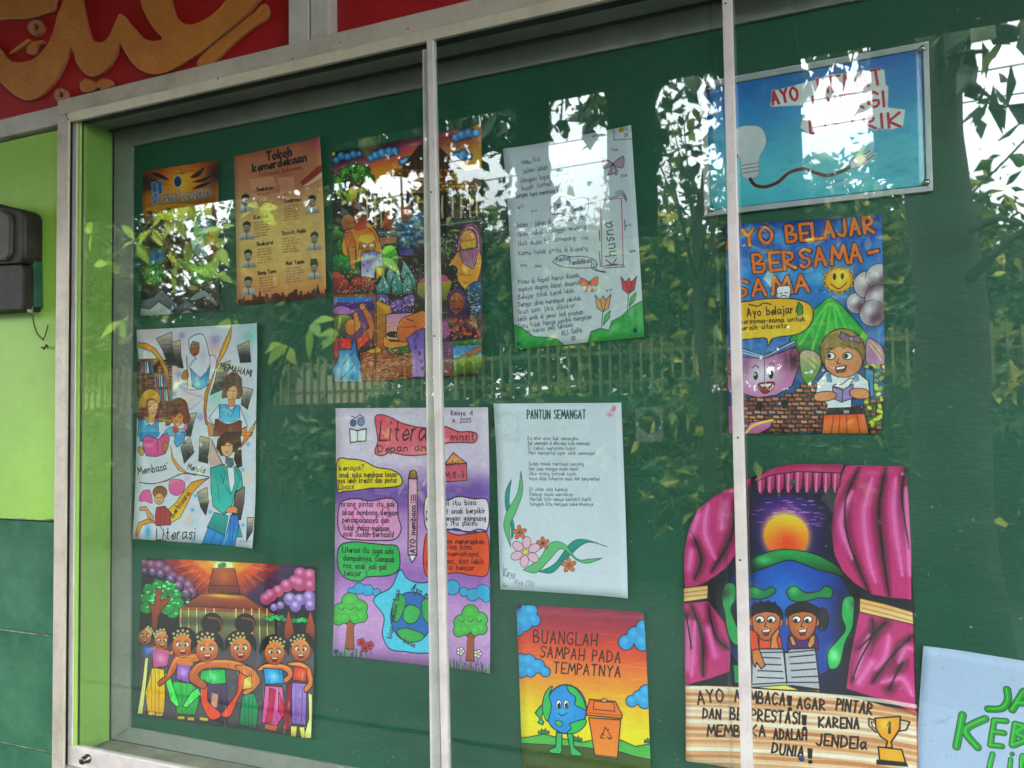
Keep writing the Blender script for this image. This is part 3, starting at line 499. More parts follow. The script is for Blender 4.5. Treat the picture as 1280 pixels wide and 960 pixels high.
# hijab reader
s.fill('485 190 500 150 560 118 610 130 635 200 650 280 672 345 640 420 590 480 530 440 490 400 520 340 545 320 500 270', 'd6dae6', line=K, lw=6, curve=True); s.glow(600, 300, 40, 'a8b0c8', .6, ry=90)
s.fill('500 400 530 440 580 480 640 420 660 365 640 540 575 575 510 550', '3f8ac0', col2='6ab8dc', line=K, lw=5); s.lines('530 440 520 550/640 400 625 545', 5, '1c4a80')
s.ell(535, 240, 38, 56, 'b87c58', col2='8a5038', line=K, lw=4); s.fill('498 210 520 175 570 190 575 230 540 205', '8a7068', line=K, lw=3); s.lines('505 240 530 236/545 240 568 236/525 280 550 276', 5, K)
s.fill('425 460 440 425 470 415 480 470 460 500 430 490', 'a86a4a', line=K, lw=4, curve=True); s.lines('468 300 470 420 468 560', 9, '3a2420')
s.line('480 500 440 560 520 580 600 560', 4, K, curve=True); s.fill('660 300 700 300 712 350 690 440 650 500 660 380', 'd0d4e0', line=K, lw=4, curve=True)
s.text('MEMAHAMI', (738, 405), (1005, 470), 52, 9, K)
# girl right with brown book
s.fill('760 640 775 520 800 460 850 440 910 470 928 560 915 640 870 650 800 640', '4a2a24', col2='6a3a2c', curve=True, line=K, lw=5); s.line('800 460 860 430 925 490', 10, 'a84a3c', curve=True)
s.ell(842, 600, 46, 66, 'd8a078', line=K, lw=4); s.fill('795 600 790 520 860 500 890 590 870 540 830 560', '4a2a24'); s.lines('812 590 832 585/852 590 872 586/840 640 856 638', 5, K)
s.fill('810 660 868 655 870 715 815 715', 'c8845c', line=K, lw=3)
s.fill('735 700 650 810 690 870 740 800', 'd4d8e6', line=K, lw=5); s.fill('910 715 975 880 920 900 900 800', 'd4d8e6', line=K, lw=5); s.fill('740 700 800 700 835 750 890 700 910 715 910 860 740 860', '3f9acc', col2='7ac4e0', line=K, lw=5); s.line('790 700 830 800 880 700', 5, '1c4a80', curve=True)
s.fill('635 840 690 870 690 960 650 960', 'c88a60', line=K, lw=4); s.fill('920 900 965 890 970 960 930 960', 'd88a50', line=K, lw=4); s.fill('1050 830 1000 900 960 960 1010 960', 'd89a34', line=K, lw=4)
s.fill('705 820 760 830 810 865 870 830 925 835 920 960 690 960', '6a3a30', col2='8a5040', line=K, lw=6); s.line('812 865 808 960', 5, K); s.line('720 810 810 855 910 818', 7, 'd8dce6', curve=True)
# yellow hair girl, brown hair girl
s.fill('80 700 100 620 150 575 200 580 240 620 245 680 210 700 190 650 140 670 125 730 90 720', 'd8a030', curve=True, line=K, lw=5, col2='a8701c')
s.fill('145 680 190 660 225 700 215 770 190 815 155 780', 'd8a078', curve=True, line=K, lw=4); s.lines('145 720 170 715/190 718 215 712/175 775 195 772', 5, K); s.fill('125 730 150 790 160 850 200 850 200 810 150 780', 'c8845c')
s.fill('75 825 130 820 175 880 225 820 235 960 65 960', '3f8ac0', col2='6ab8dc', line=K, lw=5); s.lines('90 830 90 960/210 830 215 960/150 860 150 960', 4, '1c4a80')
s.fill('300 800 300 720 340 670 400 645 460 680 480 760 490 830 440 860 430 790 370 780 330 860 290 870', '6a3424', curve=True, line=K, lw=5, col2='8a4a30'); s.ell(388, 815, 48, 60, 'c87450', line=K, lw=4); s.fill('340 790 350 740 420 750 440 800 400 770 370 800', '5a2c20'); s.lines('350 805 375 800/395 805 420 800', 6, K); s.ell(388, 862, 14, 12, 'e8c0b0', line=K, lw=3)
s.fill('340 880 300 900 250 960 460 960 450 900 400 900 390 960', '6aaed0', line=K, lw=4); s.fill('350 870 345 930 400 950 400 890', 'b8504a'); s.fill('435 880 465 850 470 900 440 915', 'd07a8a')
s.view(165, 540, 335, 1088)
s.fill('70 0 240 0 200 60 80 80', '4a8ac0'); s.fill('360 0 430 0 430 80 370 120 345 80', '5a9acc', line=K, lw=5)
s.fill('110 40 150 28 215 60 290 5 310 60 280 170 210 195 130 190 100 110', 'd8609a', line=K, lw=6); s.lines('215 60 218 190', 5, '7a1c4a'); s.lines('140 70 190 80/235 70 280 40/150 170 200 175', 3, '8a2a5a')
s.ell(88, 150, 22, 38, 'c09468', line=K, lw=4, rot=-20); s.ell(275, 115, 26, 44, 'b87448', line=K, lw=4, rot=15)
s.text('Membaca', (70, 340), (290, 300), 60, 8, K); s.text('Menulis', (455, 295), (595, 325), 46, 7, K); s.ell(290, 250, 6, 6, 'd84a3c')
sheet('400 120 475 40 510 160 430 250'); sheet('555 30 635 50 620 250 545 230')
s.fill('650 50 700 150 745 260 640 270 620 200', 'c8a8a0'); s.line('650 60 690 160 740 260', 7, K)
s.fill('320 110 340 200 390 270 450 320 520 345 450 330 380 300 330 220', 'd89a50', line=K, lw=4)
s.line('80 400 180 412 290 385 400 335 500 335 630 358', 7, K, curve=True); s.line('200 412 300 388 400 345', 5, 'c87a3c', curve=True)
s.fill('630 365 560 380 490 400 430 470 360 570 300 620 325 700 320 730 400 680 440 600 500 480 580 400', 'd8902c', col2='e8c040', line=K, lw=5); s.text('Berbicara', (345, 680), (480, 490), 38, 7, K)
s.fill('60 800 80 720 150 690 200 715 240 740 180 720 110 740 70 830', 'd89a40', line=K, lw=4)
for p in ('80 545 100 475 150 460 170 490 180 565 130 550', '310 450 320 390 380 375 435 400 430 460 380 505 330 490'): s.fill(p, 'd86a9a', curve=True, line='5a2c3c', lw=4)
s.glow(450, 370, 30, 'd8a0c8', .6); s.glow(70, 840, 30, 'd890a0', .8)
s.ell(240, 480, 56, 50, '8a5a3a', line=K, lw=5, col2='a8744a'); s.ell(235, 530, 36, 46, 'd8a480', line=K, lw=4); s.lines('215 525 232 522/242 524 256 522/225 552 240 552', 4, K)
s.fill('215 600 280 590 325 640 325 740 210 745 205 660', 'a84a4a', line=K, lw=5); s.lines('245 600 250 740/280 600 280 740', 3, '5a1c24'); s.fill('85 600 130 590 145 610 190 670 200 715 150 680 130 625 90 625', 'd89a70', line=K, lw=4)
s.text('Literasi', (212, 858), (520, 850), 88, 9, K, slant=.1); s.line('210 862 290 858 250 760 225 740', 5, K, curve=True)
# teal coat
sheet('535 480 612 440 625 560 600 665 560 600'); sheet('940 680 995 680 990 790 940 870'); 
s.fill('700 60 760 0 880 0 890 100 850 150 730 190 690 130', '5a3020', col2='3a1c14', curve=False, line=K, lw=5); s.fill('840 150 890 140 895 270 860 285 830 220', '4a2418', line=K, lw=4)
s.ell(775, 125, 48, 72, 'd8a078', line=K, lw=4); s.fill('725 110 740 50 850 40 830 110 780 80 745 110', '5a3020'); s.lines('745 110 770 105/785 108 808 104/765 160 785 158', 5, K); s.fill('765 200 820 210 830 260 790 290 760 240', '5a6a74', line=K, lw=3)
s.fill('880 130 950 50 980 0 930 0', 'd8702c', line=K, lw=4)
s.fill('640 285 750 255 790 300 850 270 885 320 900 430 880 460 840 470 815 560 800 620 750 655 720 640 660 590 645 480', '2f9a94', col2='4ab8ac', line=K, lw=6); s.fill('775 280 830 280 835 400 808 490 790 430', 'd8e0e8', line=K, lw=4); s.lines('725 330 745 410 800 500/850 300 880 370 840 460/740 260 760 330 735 420/700 420 710 560', 5, '134a4c')
s.fill('840 480 915 435 910 560 885 700 805 690 820 600', '9a8478', col2='2a2a30', line=K, lw=6); s.fill('750 640 780 600 830 590 860 610 850 650 800 640', 'd89058', line=K, lw=4)
s.fill('670 640 780 670 750 830 610 760', '2fa49c', col2='1c7a7a', line=K, lw=5); s.fill('860 700 905 835 850 835 850 720', '2a9a90', line=K, lw=4)
s.fill('620 760 760 830 800 660 860 660 870 760 835 915 570 890', '2a72b8', col2='4a9ad8', line=K, lw=5); s.lines('680 800 640 890/740 830 710 900/800 700 790 900/830 720 810 900', 9, '1c4a90', a=.6); s.line('770 820 740 900', 8, '8ac8f0')
for x, y in ((495, 620), (635, 635), (945, 95), (900, 300), (905, 740), (520, 505)): s.glow(x, y, 16, '4aa0cc', .9)
s.glow(150, 790, 24, '3a9ac8', .9, ry=50); s.glow(490, 720, 40, '7ac0d8', .5); s.glow(460, 700, 30, 'e8c0a0', .7, ry=60); s.glow(950, 360, 28, 'e8c8a8', .8, ry=70); s.glow(500, 860, 20, '4aa8c8', .7)
s.text('Khusna', (885, 880), (985, 875), 26, 2, '6a7078'); s.grain(.04, .03); ART['literacy_white'] = s
# 8 ---------------------------------------------------------------- dancers in front of the joglo
c8 = [(181.7, 697), (396.5, 707), (393.2, 922), (172.3, 892.5)]
s = Art(c8, '3a3438'); s.view(160, 680, 420, 960)
s.fill('30 40 900 40 900 460 30 460', '18121c')
for a, c in ((1.15, '2a1c4a'), (.95, '4a2050'), (.78, '8a2a2c'), (.6, 'd05a1c'), (.42, 'f08c20'), (.25, 'f8c840')): s.fill([(450-330*a, 50), (450+330*a, 50), (450+170*a, 50+200*a), (450, 60+230*a), (450-170*a, 50+200*a)], c, soft=10, curve=True)
for q in range(90): a = random.uniform(.25, 2.9); r0 = random.uniform(120, 240); s.line([(450+r0*math.cos(a), 60+r0*.7*math.sin(a)), (450+(r0+60)*math.cos(a), 60+(r0+60)*.7*math.sin(a))], 4, random.choice(['e07020', '6a2458', '2f1c50', 'f0a030', 'b03a24']), a=.5)
s.fill('400 110 420 70 480 70 495 110', 'e8e8b8', soft=6); s.cloud([(432, 100, 9), (448, 96, 10)], '2f8a4a', line='0c2a14', lw=2)
s.fill('398 112 500 112 525 225 375 225', 'a85a24', col2=['8a3c1c', '6a2814'], line='2a120c', lw=5); s.line('395 112 500 114', 6, '8a5a28'); s.glow(450, 150, 40, 'c87a30', .6); s.lines('385 190 515 192', 5, '4a1c10')
s.fill('345 228 540 232 620 285 680 310 250 285', 'b8642c', col2='6a2a18', line='2a120c', lw=5); s.glow(440, 236, 80, 'f0c040', .9, ry=10); s.fill('250 283 690 305 690 322 250 300', '9a4a28', line='200', lw=3)
s.fill('245 300 680 320 690 520 245 520', '8a8450', col2=['6a6650', '4a4844']); 
for x in (252, 288, 325, 366, 405, 505, 540, 577, 612, 648): s.line([(x, 298), (x+2, 470)], 7, 'd8cc78'); s.line([(x+5, 300), (x+7, 470)], 3, '3a3420')
s.fill('250 330 690 345 690 380 250 370', '3a3a38', a=.6, soft=8)
for bl, c, h in (([(90, 85, 20), (120, 95, 24), (155, 100, 26), (190, 120, 26), (215, 150, 24), (250, 165, 24), (285, 190, 26), (300, 220, 24)], '7a4468', 'b890a8'), ([(90, 120, 14), (125, 125, 18), (160, 135, 18), (205, 160, 20), (240, 190, 20), (275, 225, 20)], '6a4a78', 'c8b0d0'),
                 ([(645, 250, 28), (665, 235, 30), (700, 215, 28), (740, 190, 30), (775, 170, 28), (805, 135, 30), (850, 145, 34), (800, 180, 34), (850, 190, 30)], 'b04a74', 'e0a0bc'), ([(680, 290, 18), (710, 280, 18), (755, 252, 30), (800, 255, 28), (845, 245, 32), (780, 285, 26), (850, 280, 26)], '8a6ab0', 'd8c8e8')):
    for x, y, r in bl: s.ell(x, y+6, r+6, r+4, '140e18')
    for x, y, r in bl: s.ell(x, y, r, r, c)
    for x, y, r in bl: s.glow(x-r*.1, y-r*.35, r*.5, h, .9)
for x, y, r in ((110, 210, 30), (150, 195, 32), (195, 200, 32), (225, 235, 30), (240, 270, 26), (215, 310, 30), (100, 250, 30), (95, 290, 28), (150, 240, 40), (190, 290, 34), (140, 290, 30)): s.ell(x, y, r, r, '1f8a48', line='0e3a20', lw=3)
for q in range(80): x, y = random.gauss(165, 48), random.gauss(245, 38); s.ell(x, y, 8, 5, random.choice(['5ad07a', '2fae5a', '8ae89a', '147040']))
s.fill('140 205 165 205 160 260 200 240 205 255 165 300 150 330 135 470 115 470 120 320 105 270 130 280', 'a0502c', col2='6a2a1c', line='2a120c', lw=4)
for x, y, w_, h_ in ((690, 340, 42, 22), (800, 345, 42, 24), (445, 490, 30, 24), (600, 510, 34, 36), (855, 530, 26, 36), (750, 515, 24, 20)):
    for q in range(7): s.ell(x+(q-3)*w_*.3, y+random.uniform(-h_*.3, h_*.3), w_*.3, h_*.45, random.choice(['2fae5a', '1f8a48', '4ac874']), line='0e3a20', lw=2)
for x in (748, 850): s.fill([(x-22, 450), (x-20, 385), (x-8, 330), (x, 302), (x+8, 330), (x+22, 385), (x+24, 450)], 'b85a30', col2='7a3018', line='2a120c', lw=3)
s.fill('40 460 880 460 880 880 40 880', '605c62', col2='4a464c', a=1)
s.fill('40 430 880 430 880 500 40 500', '4a464a', a=.7, soft=20)
def skirt(p, c, d, ln=None): s.fill(p, c, col2=d, line=K, lw=4, curve=False); P = pts(p); a, b = P.min(0), P.max(0); [s.line([(a[0]+(b[0]-a[0])*t, a[1]+12), (a[0]+(b[0]-a[0])*(t*.9+.05), b[1]-10)], 3, ln or '2a2020', a=.6) for t in (.3, .5, .7)]
skirt('120 565 175 575 180 690 175 780 100 770 90 680', 'e8c020', 'd89a18'); skirt('215 630 300 640 345 680 320 785 235 780 220 700', '30b858', '1a8a40', '0c4a24'); s.fill('180 590 200 600 245 740 235 750 205 720 175 610', '5ad868', line=K, lw=4); s.fill('330 660 345 690 280 752 260 745 300 680', '5ad868', line=K, lw=4)
skirt('365 630 465 640 470 830 380 800', '5a4468', '2f2438'); s.fill('395 680 425 690 420 750 390 755', 'c8907a', line=K, lw=2)
s.fill('350 640 375 650 378 720 435 775 425 800 385 800 345 720', 'e0502c', line=K, lw=4, curve=True); s.fill('520 590 560 620 520 700 480 790 440 785 470 740 510 680', 'e0502c', line=K, lw=4, curve=True)
skirt('540 690 590 685 610 750 600 850 520 830 530 750', '1c9a64', '0f6a44'); skirt('640 650 720 655 735 770 695 835 625 820', 'e07ab0', 'c85090', '7a1c50'); s.fill('660 660 690 670 670 820 640 820 655 740', 'b81c50', line=K, lw=2); s.fill('705 680 740 770 720 800 700 760', 'c02850', line=K, lw=3)
skirt('760 635 835 640 830 830 765 825', 'a888d0', '8060a8'); s.fill('745 640 765 640 755 855 720 850', '8a1c38', line=K, lw=3); s.fill('840 680 860 690 860 890 820 890 845 800', 'e8e090', line=K, lw=4); s.fill('90 520 105 520 80 780 55 780 75 640', 'e8e898', line=K, lw=4)
for x, y in ((120, 770), (155, 775), (255, 790), (300, 795)): s.fill([(x-16, y), (x+14, y), (x+16, y+16), (x-18, y+14)], 'e0c060', line=K, lw=2)
s.fill('640 825 700 835 690 860 640 850', 'c86a3c', line=K, lw=2); s.fill('760 835 790 835 785 885 760 880', 'e8d868', line=K, lw=2); s.fill('800 838 825 838 830 888 810 888', 'e8d868', line=K, lw=2); s.fill('340 795 380 800 375 812 340 806', 'e8c040')
def top(p, c, h): s.fill(p, c, line=K, lw=4); P = pts(p); m = P.mean(0); s.glow(m[0], m[1], 26, h, .9)
sk_ = 'de7c40'
s.fill('100 470 130 465 220 490 215 510 130 520', sk_, line=K, lw=3); top('120 475 205 490 190 560 125 570', 'c05a8a', 'e8a0c0'); top('90 470 115 470 110 510 95 500', '2a5ab0', '6a8ae0')
s.fill('185 600 230 510 330 505 330 540 250 545 215 600 160 650 145 640 160 620', sk_, line=K, lw=4, curve=True, col2='a84c28'); top('235 545 300 550 290 640 230 620', '8a5aa8', 'c8a0e0'); s.fill('225 500 310 515 305 560 235 550', sk_)
s.fill('290 590 330 545 400 530 500 535 590 575 570 600 480 575 380 570 330 600 370 640 355 665 295 630', 'd07840', line=K, lw=4, curve=True, col2='b0582c'); top('345 580 455 575 460 640 395 645 340 620', '28a850', '80e098')
s.fill('500 560 560 560 600 590 615 640 560 690 535 680 580 640 560 610 540 600', 'd07840', line=K, lw=4, curve=True); top('540 620 575 600 580 660 535 670', 'e0a040', 'f0d080')
s.fill('600 580 640 550 720 550 760 570 765 610 730 640 720 620 745 600 720 580 640 580', sk_, line=K, lw=4, curve=True); top('630 570 720 575 728 640 640 645', '2a8ac8', '90d0f0')
s.fill('740 550 800 540 850 570 862 640 830 680 820 660 840 630 820 580', sk_, line=K, lw=4, curve=True); top('775 560 835 570 830 630 765 625', 'c83c28', 'f07850')
for x, y, r, hy in ((90, 425, 34, 0), (168, 445, 38, 0), (260, 468, 52, 0), (372, 488, 56, 1), (525, 485, 54, 1), (682, 502, 52, 0), (805, 488, 50, 0)):
    s.fill([(x-r*1.3, y+r*.1), (x-r*1.25, y-r*.9), (x-r*.5, y-r*1.6), (x+r*.6, y-r*1.6), (x+r*1.3, y-r*.8), (x+r*1.25, y+r*.2), (x+r*.8, y-r*.4), (x-r*.8, y-r*.4)], '17100f', curve=True)
    if hy: s.ell(x+r*.4, y-r*2.2, r*.9, r*.9, '1c120f', line='6a3c20', lw=3); s.line([(x+r*.1, y-r*2.7), (x+r, y-r*2.5), (x+r*1.2, y-r*1.6)], 7, '8a5028', curve=True)
    face(s, x, y, r*.92, skin='de8848', dark='a04c28', mouth='open', lw=2.5)
    for q in range(9): a = -2.6+q*.17+(x % 7)*.2; X, Y = x+r*(.95+.3*(q % 2))*math.cos(a), y+r*(1.1+.3*(q % 2))*math.sin(a); [s.ell(X+4*math.cos(t), Y+4*math.sin(t), 2.6, 2.6, 'cfc28a') for t in np.arange(0, 6.2, 1.25)]; s.ell(X, Y, 1.8, 1.8, '6a4a20')
for q in range(150):
    x, y = random.uniform(60, 860), random.uniform(560, 860); s.line([(x, y), (x+random.uniform(-6, 6), y+random.uniform(14, 44))], random.uniform(2, 6), random.choice(['1a1216', 'f0e6d8', '3a2430', 'ffd8a0']), a=random.uniform(.12, .4), taper=True)
for a_ in ('300 600 330 555 400 540 500 545 580 580', '190 610 235 525 320 515', '610 585 640 560 720 560 755 580', '745 555 800 550 840 580', '110 480 150 480 210 500'): s.line(a_, 6, 'ffc890', curve=True, a=.5, taper=True)
s.grain(.09, .08); ART['dancers'] = s
# 9 ---------------------------------------------------------------- pink literacy poster
c9 = [(422.8, 510.3), (612.3, 509.2), (615, 840), (419, 817.5)]
s = Art(c9, 'c9a0cc'); s.view(410, 500, 630, 603)
s.fill('0 0 603 0 603 960 0 960', 'd6c8dc', col2=['d2c0da', '8a6aa8', 'b488c0', 'c79fcc', '9a6ab0', 'bd90c8', 'c89ccc', 'b184bd'], g=[(300, 120), (300, 880)])
s.fill('10 240 120 290 300 300 603 260 603 340 300 380 10 350', '6a4a98', a=.55, soft=14)
for q in range(130): x, y = random.uniform(20, 570), random.uniform(220, 900); s.line([(x, y), (x+random.uniform(20, 60), y+random.uniform(-6, 6))], 5, random.choice(['d8b0dc', '9a70b0', 'b48cc8', 'e0c4e4']), a=.25)
P3 = '2a1c2c'
s.fill('80 98 105 105 136 98 134 140 106 142 82 146', 'e8e8f0', line=P3, lw=4); s.lines('106 105 106 142', 3, P3); s.ell(92, 78, 10, 12, '5a6a98', line=P3, lw=2); s.ell(118, 74, 12, 14, '7a8ab0', line=P3, lw=2); s.line('86 55 100 62 115 50 128 60', 3, P3)
s.fill('165 60 185 50 220 60 260 80 330 95 400 90 450 108 490 108 515 118 505 145 460 145 400 150 380 180 350 185 280 190 220 180 190 190 165 180 175 140 170 100', 'd8506a', col2='e07a88', line='5a1c30', lw=4, curve=True)
s.text('Literasi', (180, 138), (385, 135), 66, 5.5, '3a1420', slant=.1); s.text('minsit', (425, 138), (505, 138), 26, 4, '5a2030'); s.text('Depan anak', (176, 178), (385, 172), 24, 3.6, '3a1420')
s.text('Raisya', (425, 52), (475, 52), 16, 2.4, P3); s.text('4', (490, 52), (500, 52), 16, 2.4, P3); s.text('A. 2025', (430, 78), (495, 76), 14, 2, P3)
s.fill('402 220 432 180 478 216', 'd88a5a', line=P3, lw=3); s.fill('402 222 478 216 478 275 402 280', 'c85a70', line=P3, lw=3); s.text('1x1=1', (408, 226), (452, 222), 16, 2.4, P3); s.text('M:8=3', (404, 268), (470, 266), 22, 2.6, P3)
s.fill('38 208 80 202 125 208 170 230 220 238 252 258 255 290 200 300 150 302 110 308 60 312 38 310', 'e0c81c', line=P3, lw=4, curve=True)
for t, a, b in (('kenapa?', (45, 242), (130, 238)), ('anak suka membaca biasa-', (45, 264), (245, 262)), ('nya lebih kreatif dan pintar', (40, 284), (242, 282)), ('Locc', (42, 306), (84, 304))): s.text(t, a, b, 18, 2.8, P3)
s.line('92 292 90 302', 5, P3)
s.fill('45 360 70 340 110 338 150 345 210 335 240 350 245 400 255 440 235 475 180 480 110 478 60 470 40 430', 'dc98c0', line=P3, lw=4, curve=True); s.line('100 370 150 420 200 365 210 400 150 460 90 400 100 370', 4, 'c84a78', curve=True)
for t, a, b in (('orang pintar itu gak', (52, 364), (235, 364)), ('akan sombong dengan', (55, 392), (242, 394)), ('pencapaiannya dan', (55, 418), (215, 420)), ('tidak malas-malasan', (58, 444), (215, 448)), ('soal Sudah berhasil', (58, 466), (222, 468))): s.text(t, a, b, 19, 2.8, P3)
s.line('228 452 226 468', 5, P3)
s.fill('45 500 90 485 150 490 200 495 240 500 250 540 245 580 210 600 140 605 110 620 60 605 38 560', '3aa85a', line=P3, lw=4, curve=True)
for t, a, b in (('Literasi itu juga ada', (55, 520), (228, 526)), ('dampaknya, Dampak', (58, 548), (232, 554)), ('nya, anak jadi gak', (58, 574), (205, 580)), ('belajar :)', (60, 600), (138, 602))): s.text(t, a, b, 19, 2.8, P3)
s.fill('280 268 310 268 308 530 278 530', 'd8a0b8', line=P3, lw=4); s.fill('280 268 285 245 298 238 308 248 310 270', '8a5a3c', line=P3, lw=4); s.fill('280 530 308 530 292 556', 'f0ecf0', line=P3, lw=4); s.text('AYO membaca', (302, 522), (304, 360), 18, 3.4, P3)
for x in (290, 297, 304): s.line([(x, 325), (x, 344)], 3.5, P3); s.ell(x, 351, 2, 2, P3)
s.fill('340 330 400 345 450 330 500 338 550 345 550 440 500 450 440 445 400 440 340 440', 'd8cdd8', line=P3, lw=4, curve=True)
for t, a, b in (('literasi itu bisa', (350, 362), (510, 358)), ('membuat anak berpikir', (340, 390), (542, 386)), ('kritis dengan gampang', (340, 412), (545, 412)), ('ya itu palsu', (390, 430), (515, 428))): s.text(t, a, b, 17, 2.6, P3)
s.line('400 450 440 440 480 452 520 442 550 450', 5, '3a3a80', curve=True)
s.fill('340 460 400 450 450 462 500 455 550 462 552 590 500 600 440 590 340 600', 'd8582c', line='5a1c14', lw=4, curve=True)
for t, a, b in (('anak bisa menerapkan', (345, 488), (540, 492)), ('yang bisa bisa', (345, 508), (495, 510)), ('yang memahami', (345, 532), (520, 534)), ('pelajaran, dan lebih', (345, 556), (538, 560)), ('suka belajar', (390, 578), (505, 582))): s.text(t, a, b, 17, 2.8, '4a140c')
s.fill('340 545 350 560 342 575 334 560', 'c83c3c')
s.cloud([(85, 655, 12), (110, 645, 18), (140, 650, 18), (170, 658, 12)], '3aa0cc', line='1c5070', lw=3); s.cloud([(400, 645, 20), (430, 640, 24), (470, 655, 14), (500, 665, 20), (535, 655, 24), (545, 675, 14)], '3aa0cc', line='1c5070', lw=3)
s.fill('250 580 275 610 320 625 400 620 380 680 400 760 400 850 330 865 270 860 215 850 190 800 195 740 160 690 175 665 220 640', '5ac0dc', line='1c3c5a', lw=4, curve=True)
s.ell(290, 742, 72, 86, '1c6ab0', line='102a4a', lw=4); s.fill('225 700 245 665 265 672 270 700 245 755 225 750', '2f9a50', line='102a1c', lw=3, curve=True); s.fill('265 715 285 700 318 715 312 750 285 765 262 748', '3aa858', line='102a1c', lw=3, curve=True); s.fill('240 790 275 780 330 800 320 822 270 825', '3aa050', line='102a1c', lw=3, curve=True); s.fill('325 690 350 680 370 720 350 760 330 740', '3aa050', line='102a1c', lw=3, curve=True)
s.text('Ayo m', (288, 650), (345, 680), 26, 3.4, P3); s.text('biar selalu Lac', (222, 815), (250, 650), 18, 3, P3); s.text('baca', (262, 828), (300, 845), 16, 3, P3)
for x, y in ((80, 730), (492, 770)):
    s.fill([(x-15, y+120), (x-8, y+40), (x-34, y+10), (x-4, y+22), (x+2, y-8), (x+8, y+22), (x+34, y+5), (x+12, y+45), (x+14, y+122)], '9a5a34', line=P3, lw=3)
    for a, b, r in ((-30, -10, 26), (0, -42, 28), (32, -20, 26), (38, 10, 20), (-38, 18, 20), (0, -8, 28), (18, 18, 16), (-16, 16, 16)): s.ell(x+a, y+b, r+2.5, r+2.5, P3)
    for a, b, r in ((-30, -10, 26), (0, -42, 28), (32, -20, 26), (38, 10, 20), (-38, 18, 20), (0, -8, 28), (18, 18, 16), (-16, 16, 16)): s.ell(x+a, y+b, r, r, '48a848'); s.glow(x+a-4, y+b-5, r*.6, '70c860', .6)
    s.fill([(x-12, y+50), (x-6, y+30), (x+6, y+30), (x+12, y+50), (x+12, y+120), (x-14, y+118)], '9a5a34')
    for a in (-30, 0, 30): s.line([(x+a-10, y-20), (x+a, y-12), (x+a+10, y-20)], 2.5, '1c4a20', curve=True)
def flw(x, y, r, c, m='e8d040'):
    for t in range(5): a = t*1.257; s.ell(x+r*math.cos(a), y+r*math.sin(a), r*.62, r*.62, c, line=P3, lw=2)
    s.ell(x, y, r*.5, r*.5, m, line=P3, lw=1.5)
for x, y in ((118, 828), (148, 838), (132, 848)): s.line([(x, y), (x+4, y+32)], 2.5, '2a5a2a'); flw(x, y, 9, 'c83848', '8a1c28')
for x, y in ((458, 858), (518, 866)): s.line([(x, y), (x+1, y+40)], 2.5, '2a6a2a'); flw(x, y, 9, 'eeeef4')
for x0, x1, y in ((28, 120, 880), (422, 556, 925)):
    for x in range(x0, x1, 6): s.line([(x, y+(x-x0)*.1), (x+random.uniform(-8, 8), y-random.uniform(18, 42)+(x-x0)*.1)], 4, random.choice(['2f8a3c', '4aa84a', '1f6a2c']), taper=True)
s.ell(36, 858, 8, 8, '2a5aa8'); s.grain(.06, .05, .05); ART['literacy_pink'] = s
# 10 --------------------------------------------------------------- pantun with flowers
c10 = [(620, 504.5), (778.3, 503.5), (786.8, 746.5), (628, 735.5)]
s = Art(c10, 'cbd4de'); s.view(610, 490, 810, 711)
s.text('PANTUN SEMANGAT', (178, 118), (438, 118), 38, 5, '2f5a60', jit=.02); s.text('PANTUN SEMANGAT', (180, 119), (440, 119), 38, 2, '20404a', jit=.02)
T10 = ['Ke alun-alun beli semangka', 'Beli semangka di alun-alun kota semarang', 'Di kebun menanam kubis', 'Mari bersantai agar lebih semangat', '', 'Sudah masak mentimun panjang', 'Dan juga mangga muda manis', 'Jika orang banyak rajin', 'Insya Allah hidupnya maju dan berprestasi', '', 'Di jalan ada belangi', 'Belangi muda warnanya', 'Marilah kita semua berbakti-bakti', 'Sungguh kita menjaga kebersihannya']
W10 = [405, 455, 392, 482, 0, 430, 405, 395, 500, 0, 358, 380, 462, 470]
for i, t in enumerate(T10):
    if t: s.text(t, (180+i*.9, 212+i*21.8+(4 if i > 4 else 0)+(4 if i > 9 else 0)), (W10[i], 212+i*21.8+(4 if i > 4 else 0)+(4 if i > 9 else 0)+1), 16, 2.1, '4a4e5a', jit=.08, a_=.85)
GR, TL = '6ab07c', '2f8a80'
def ribbon(p, q, c): s.fill(cat(pts(p), k=8).tolist()+cat(pts(q), k=8)[::-1].tolist(), c, line='2a4a44', lw=2.5)
ribbon('108 388 84 440 84 510 108 590 110 650', '108 388 100 460 104 530 122 590 118 640', TL); ribbon('150 350 134 450 90 530 78 600 108 688', '150 350 158 440 130 530 105 590 108 688', GR)
ribbon('230 796 300 760 370 670 430 654 532 686', '230 796 290 800 350 740 440 668 532 686', TL); ribbon('160 788 230 740 280 670 340 672 400 740 460 740 510 736', '160 788 220 800 280 740 330 695 400 748 450 758 510 736', GR)
def fl(x, y, r, c, n=5, m='e8c860', ln='6a3c3c'):
    for t in range(n): a = t*6.283/n-.4; s.ell(x+r*math.cos(a), y+r*math.sin(a), r*.62, r*.45, c, rot=math.degrees(a), line=ln, lw=2.5)
    s.ell(x, y, r*.3, r*.3, m, line=ln, lw=2)
fl(146, 622, 20, 'd07850'); fl(248, 670, 18, 'd07850'); fl(362, 768, 21, 'd07850'); fl(172, 708, 42, 'e0b4c4', 6)
for x, y in ((146, 622), (248, 670), (362, 768)): s.ell(x, y, 4, 4, '3a2418')
s.text('Karya', (75, 812), (122, 826), 34, 2.4, '6a6e7a'); s.text('Alya (5A)', (122, 850), (208, 862), 24, 2.2, '7a7e8a'); s.line('75 770 78 812', 2, '6a6e7a'); s.text('5x', (75, 860), (95, 862), 12, 2, '7a8a5a')
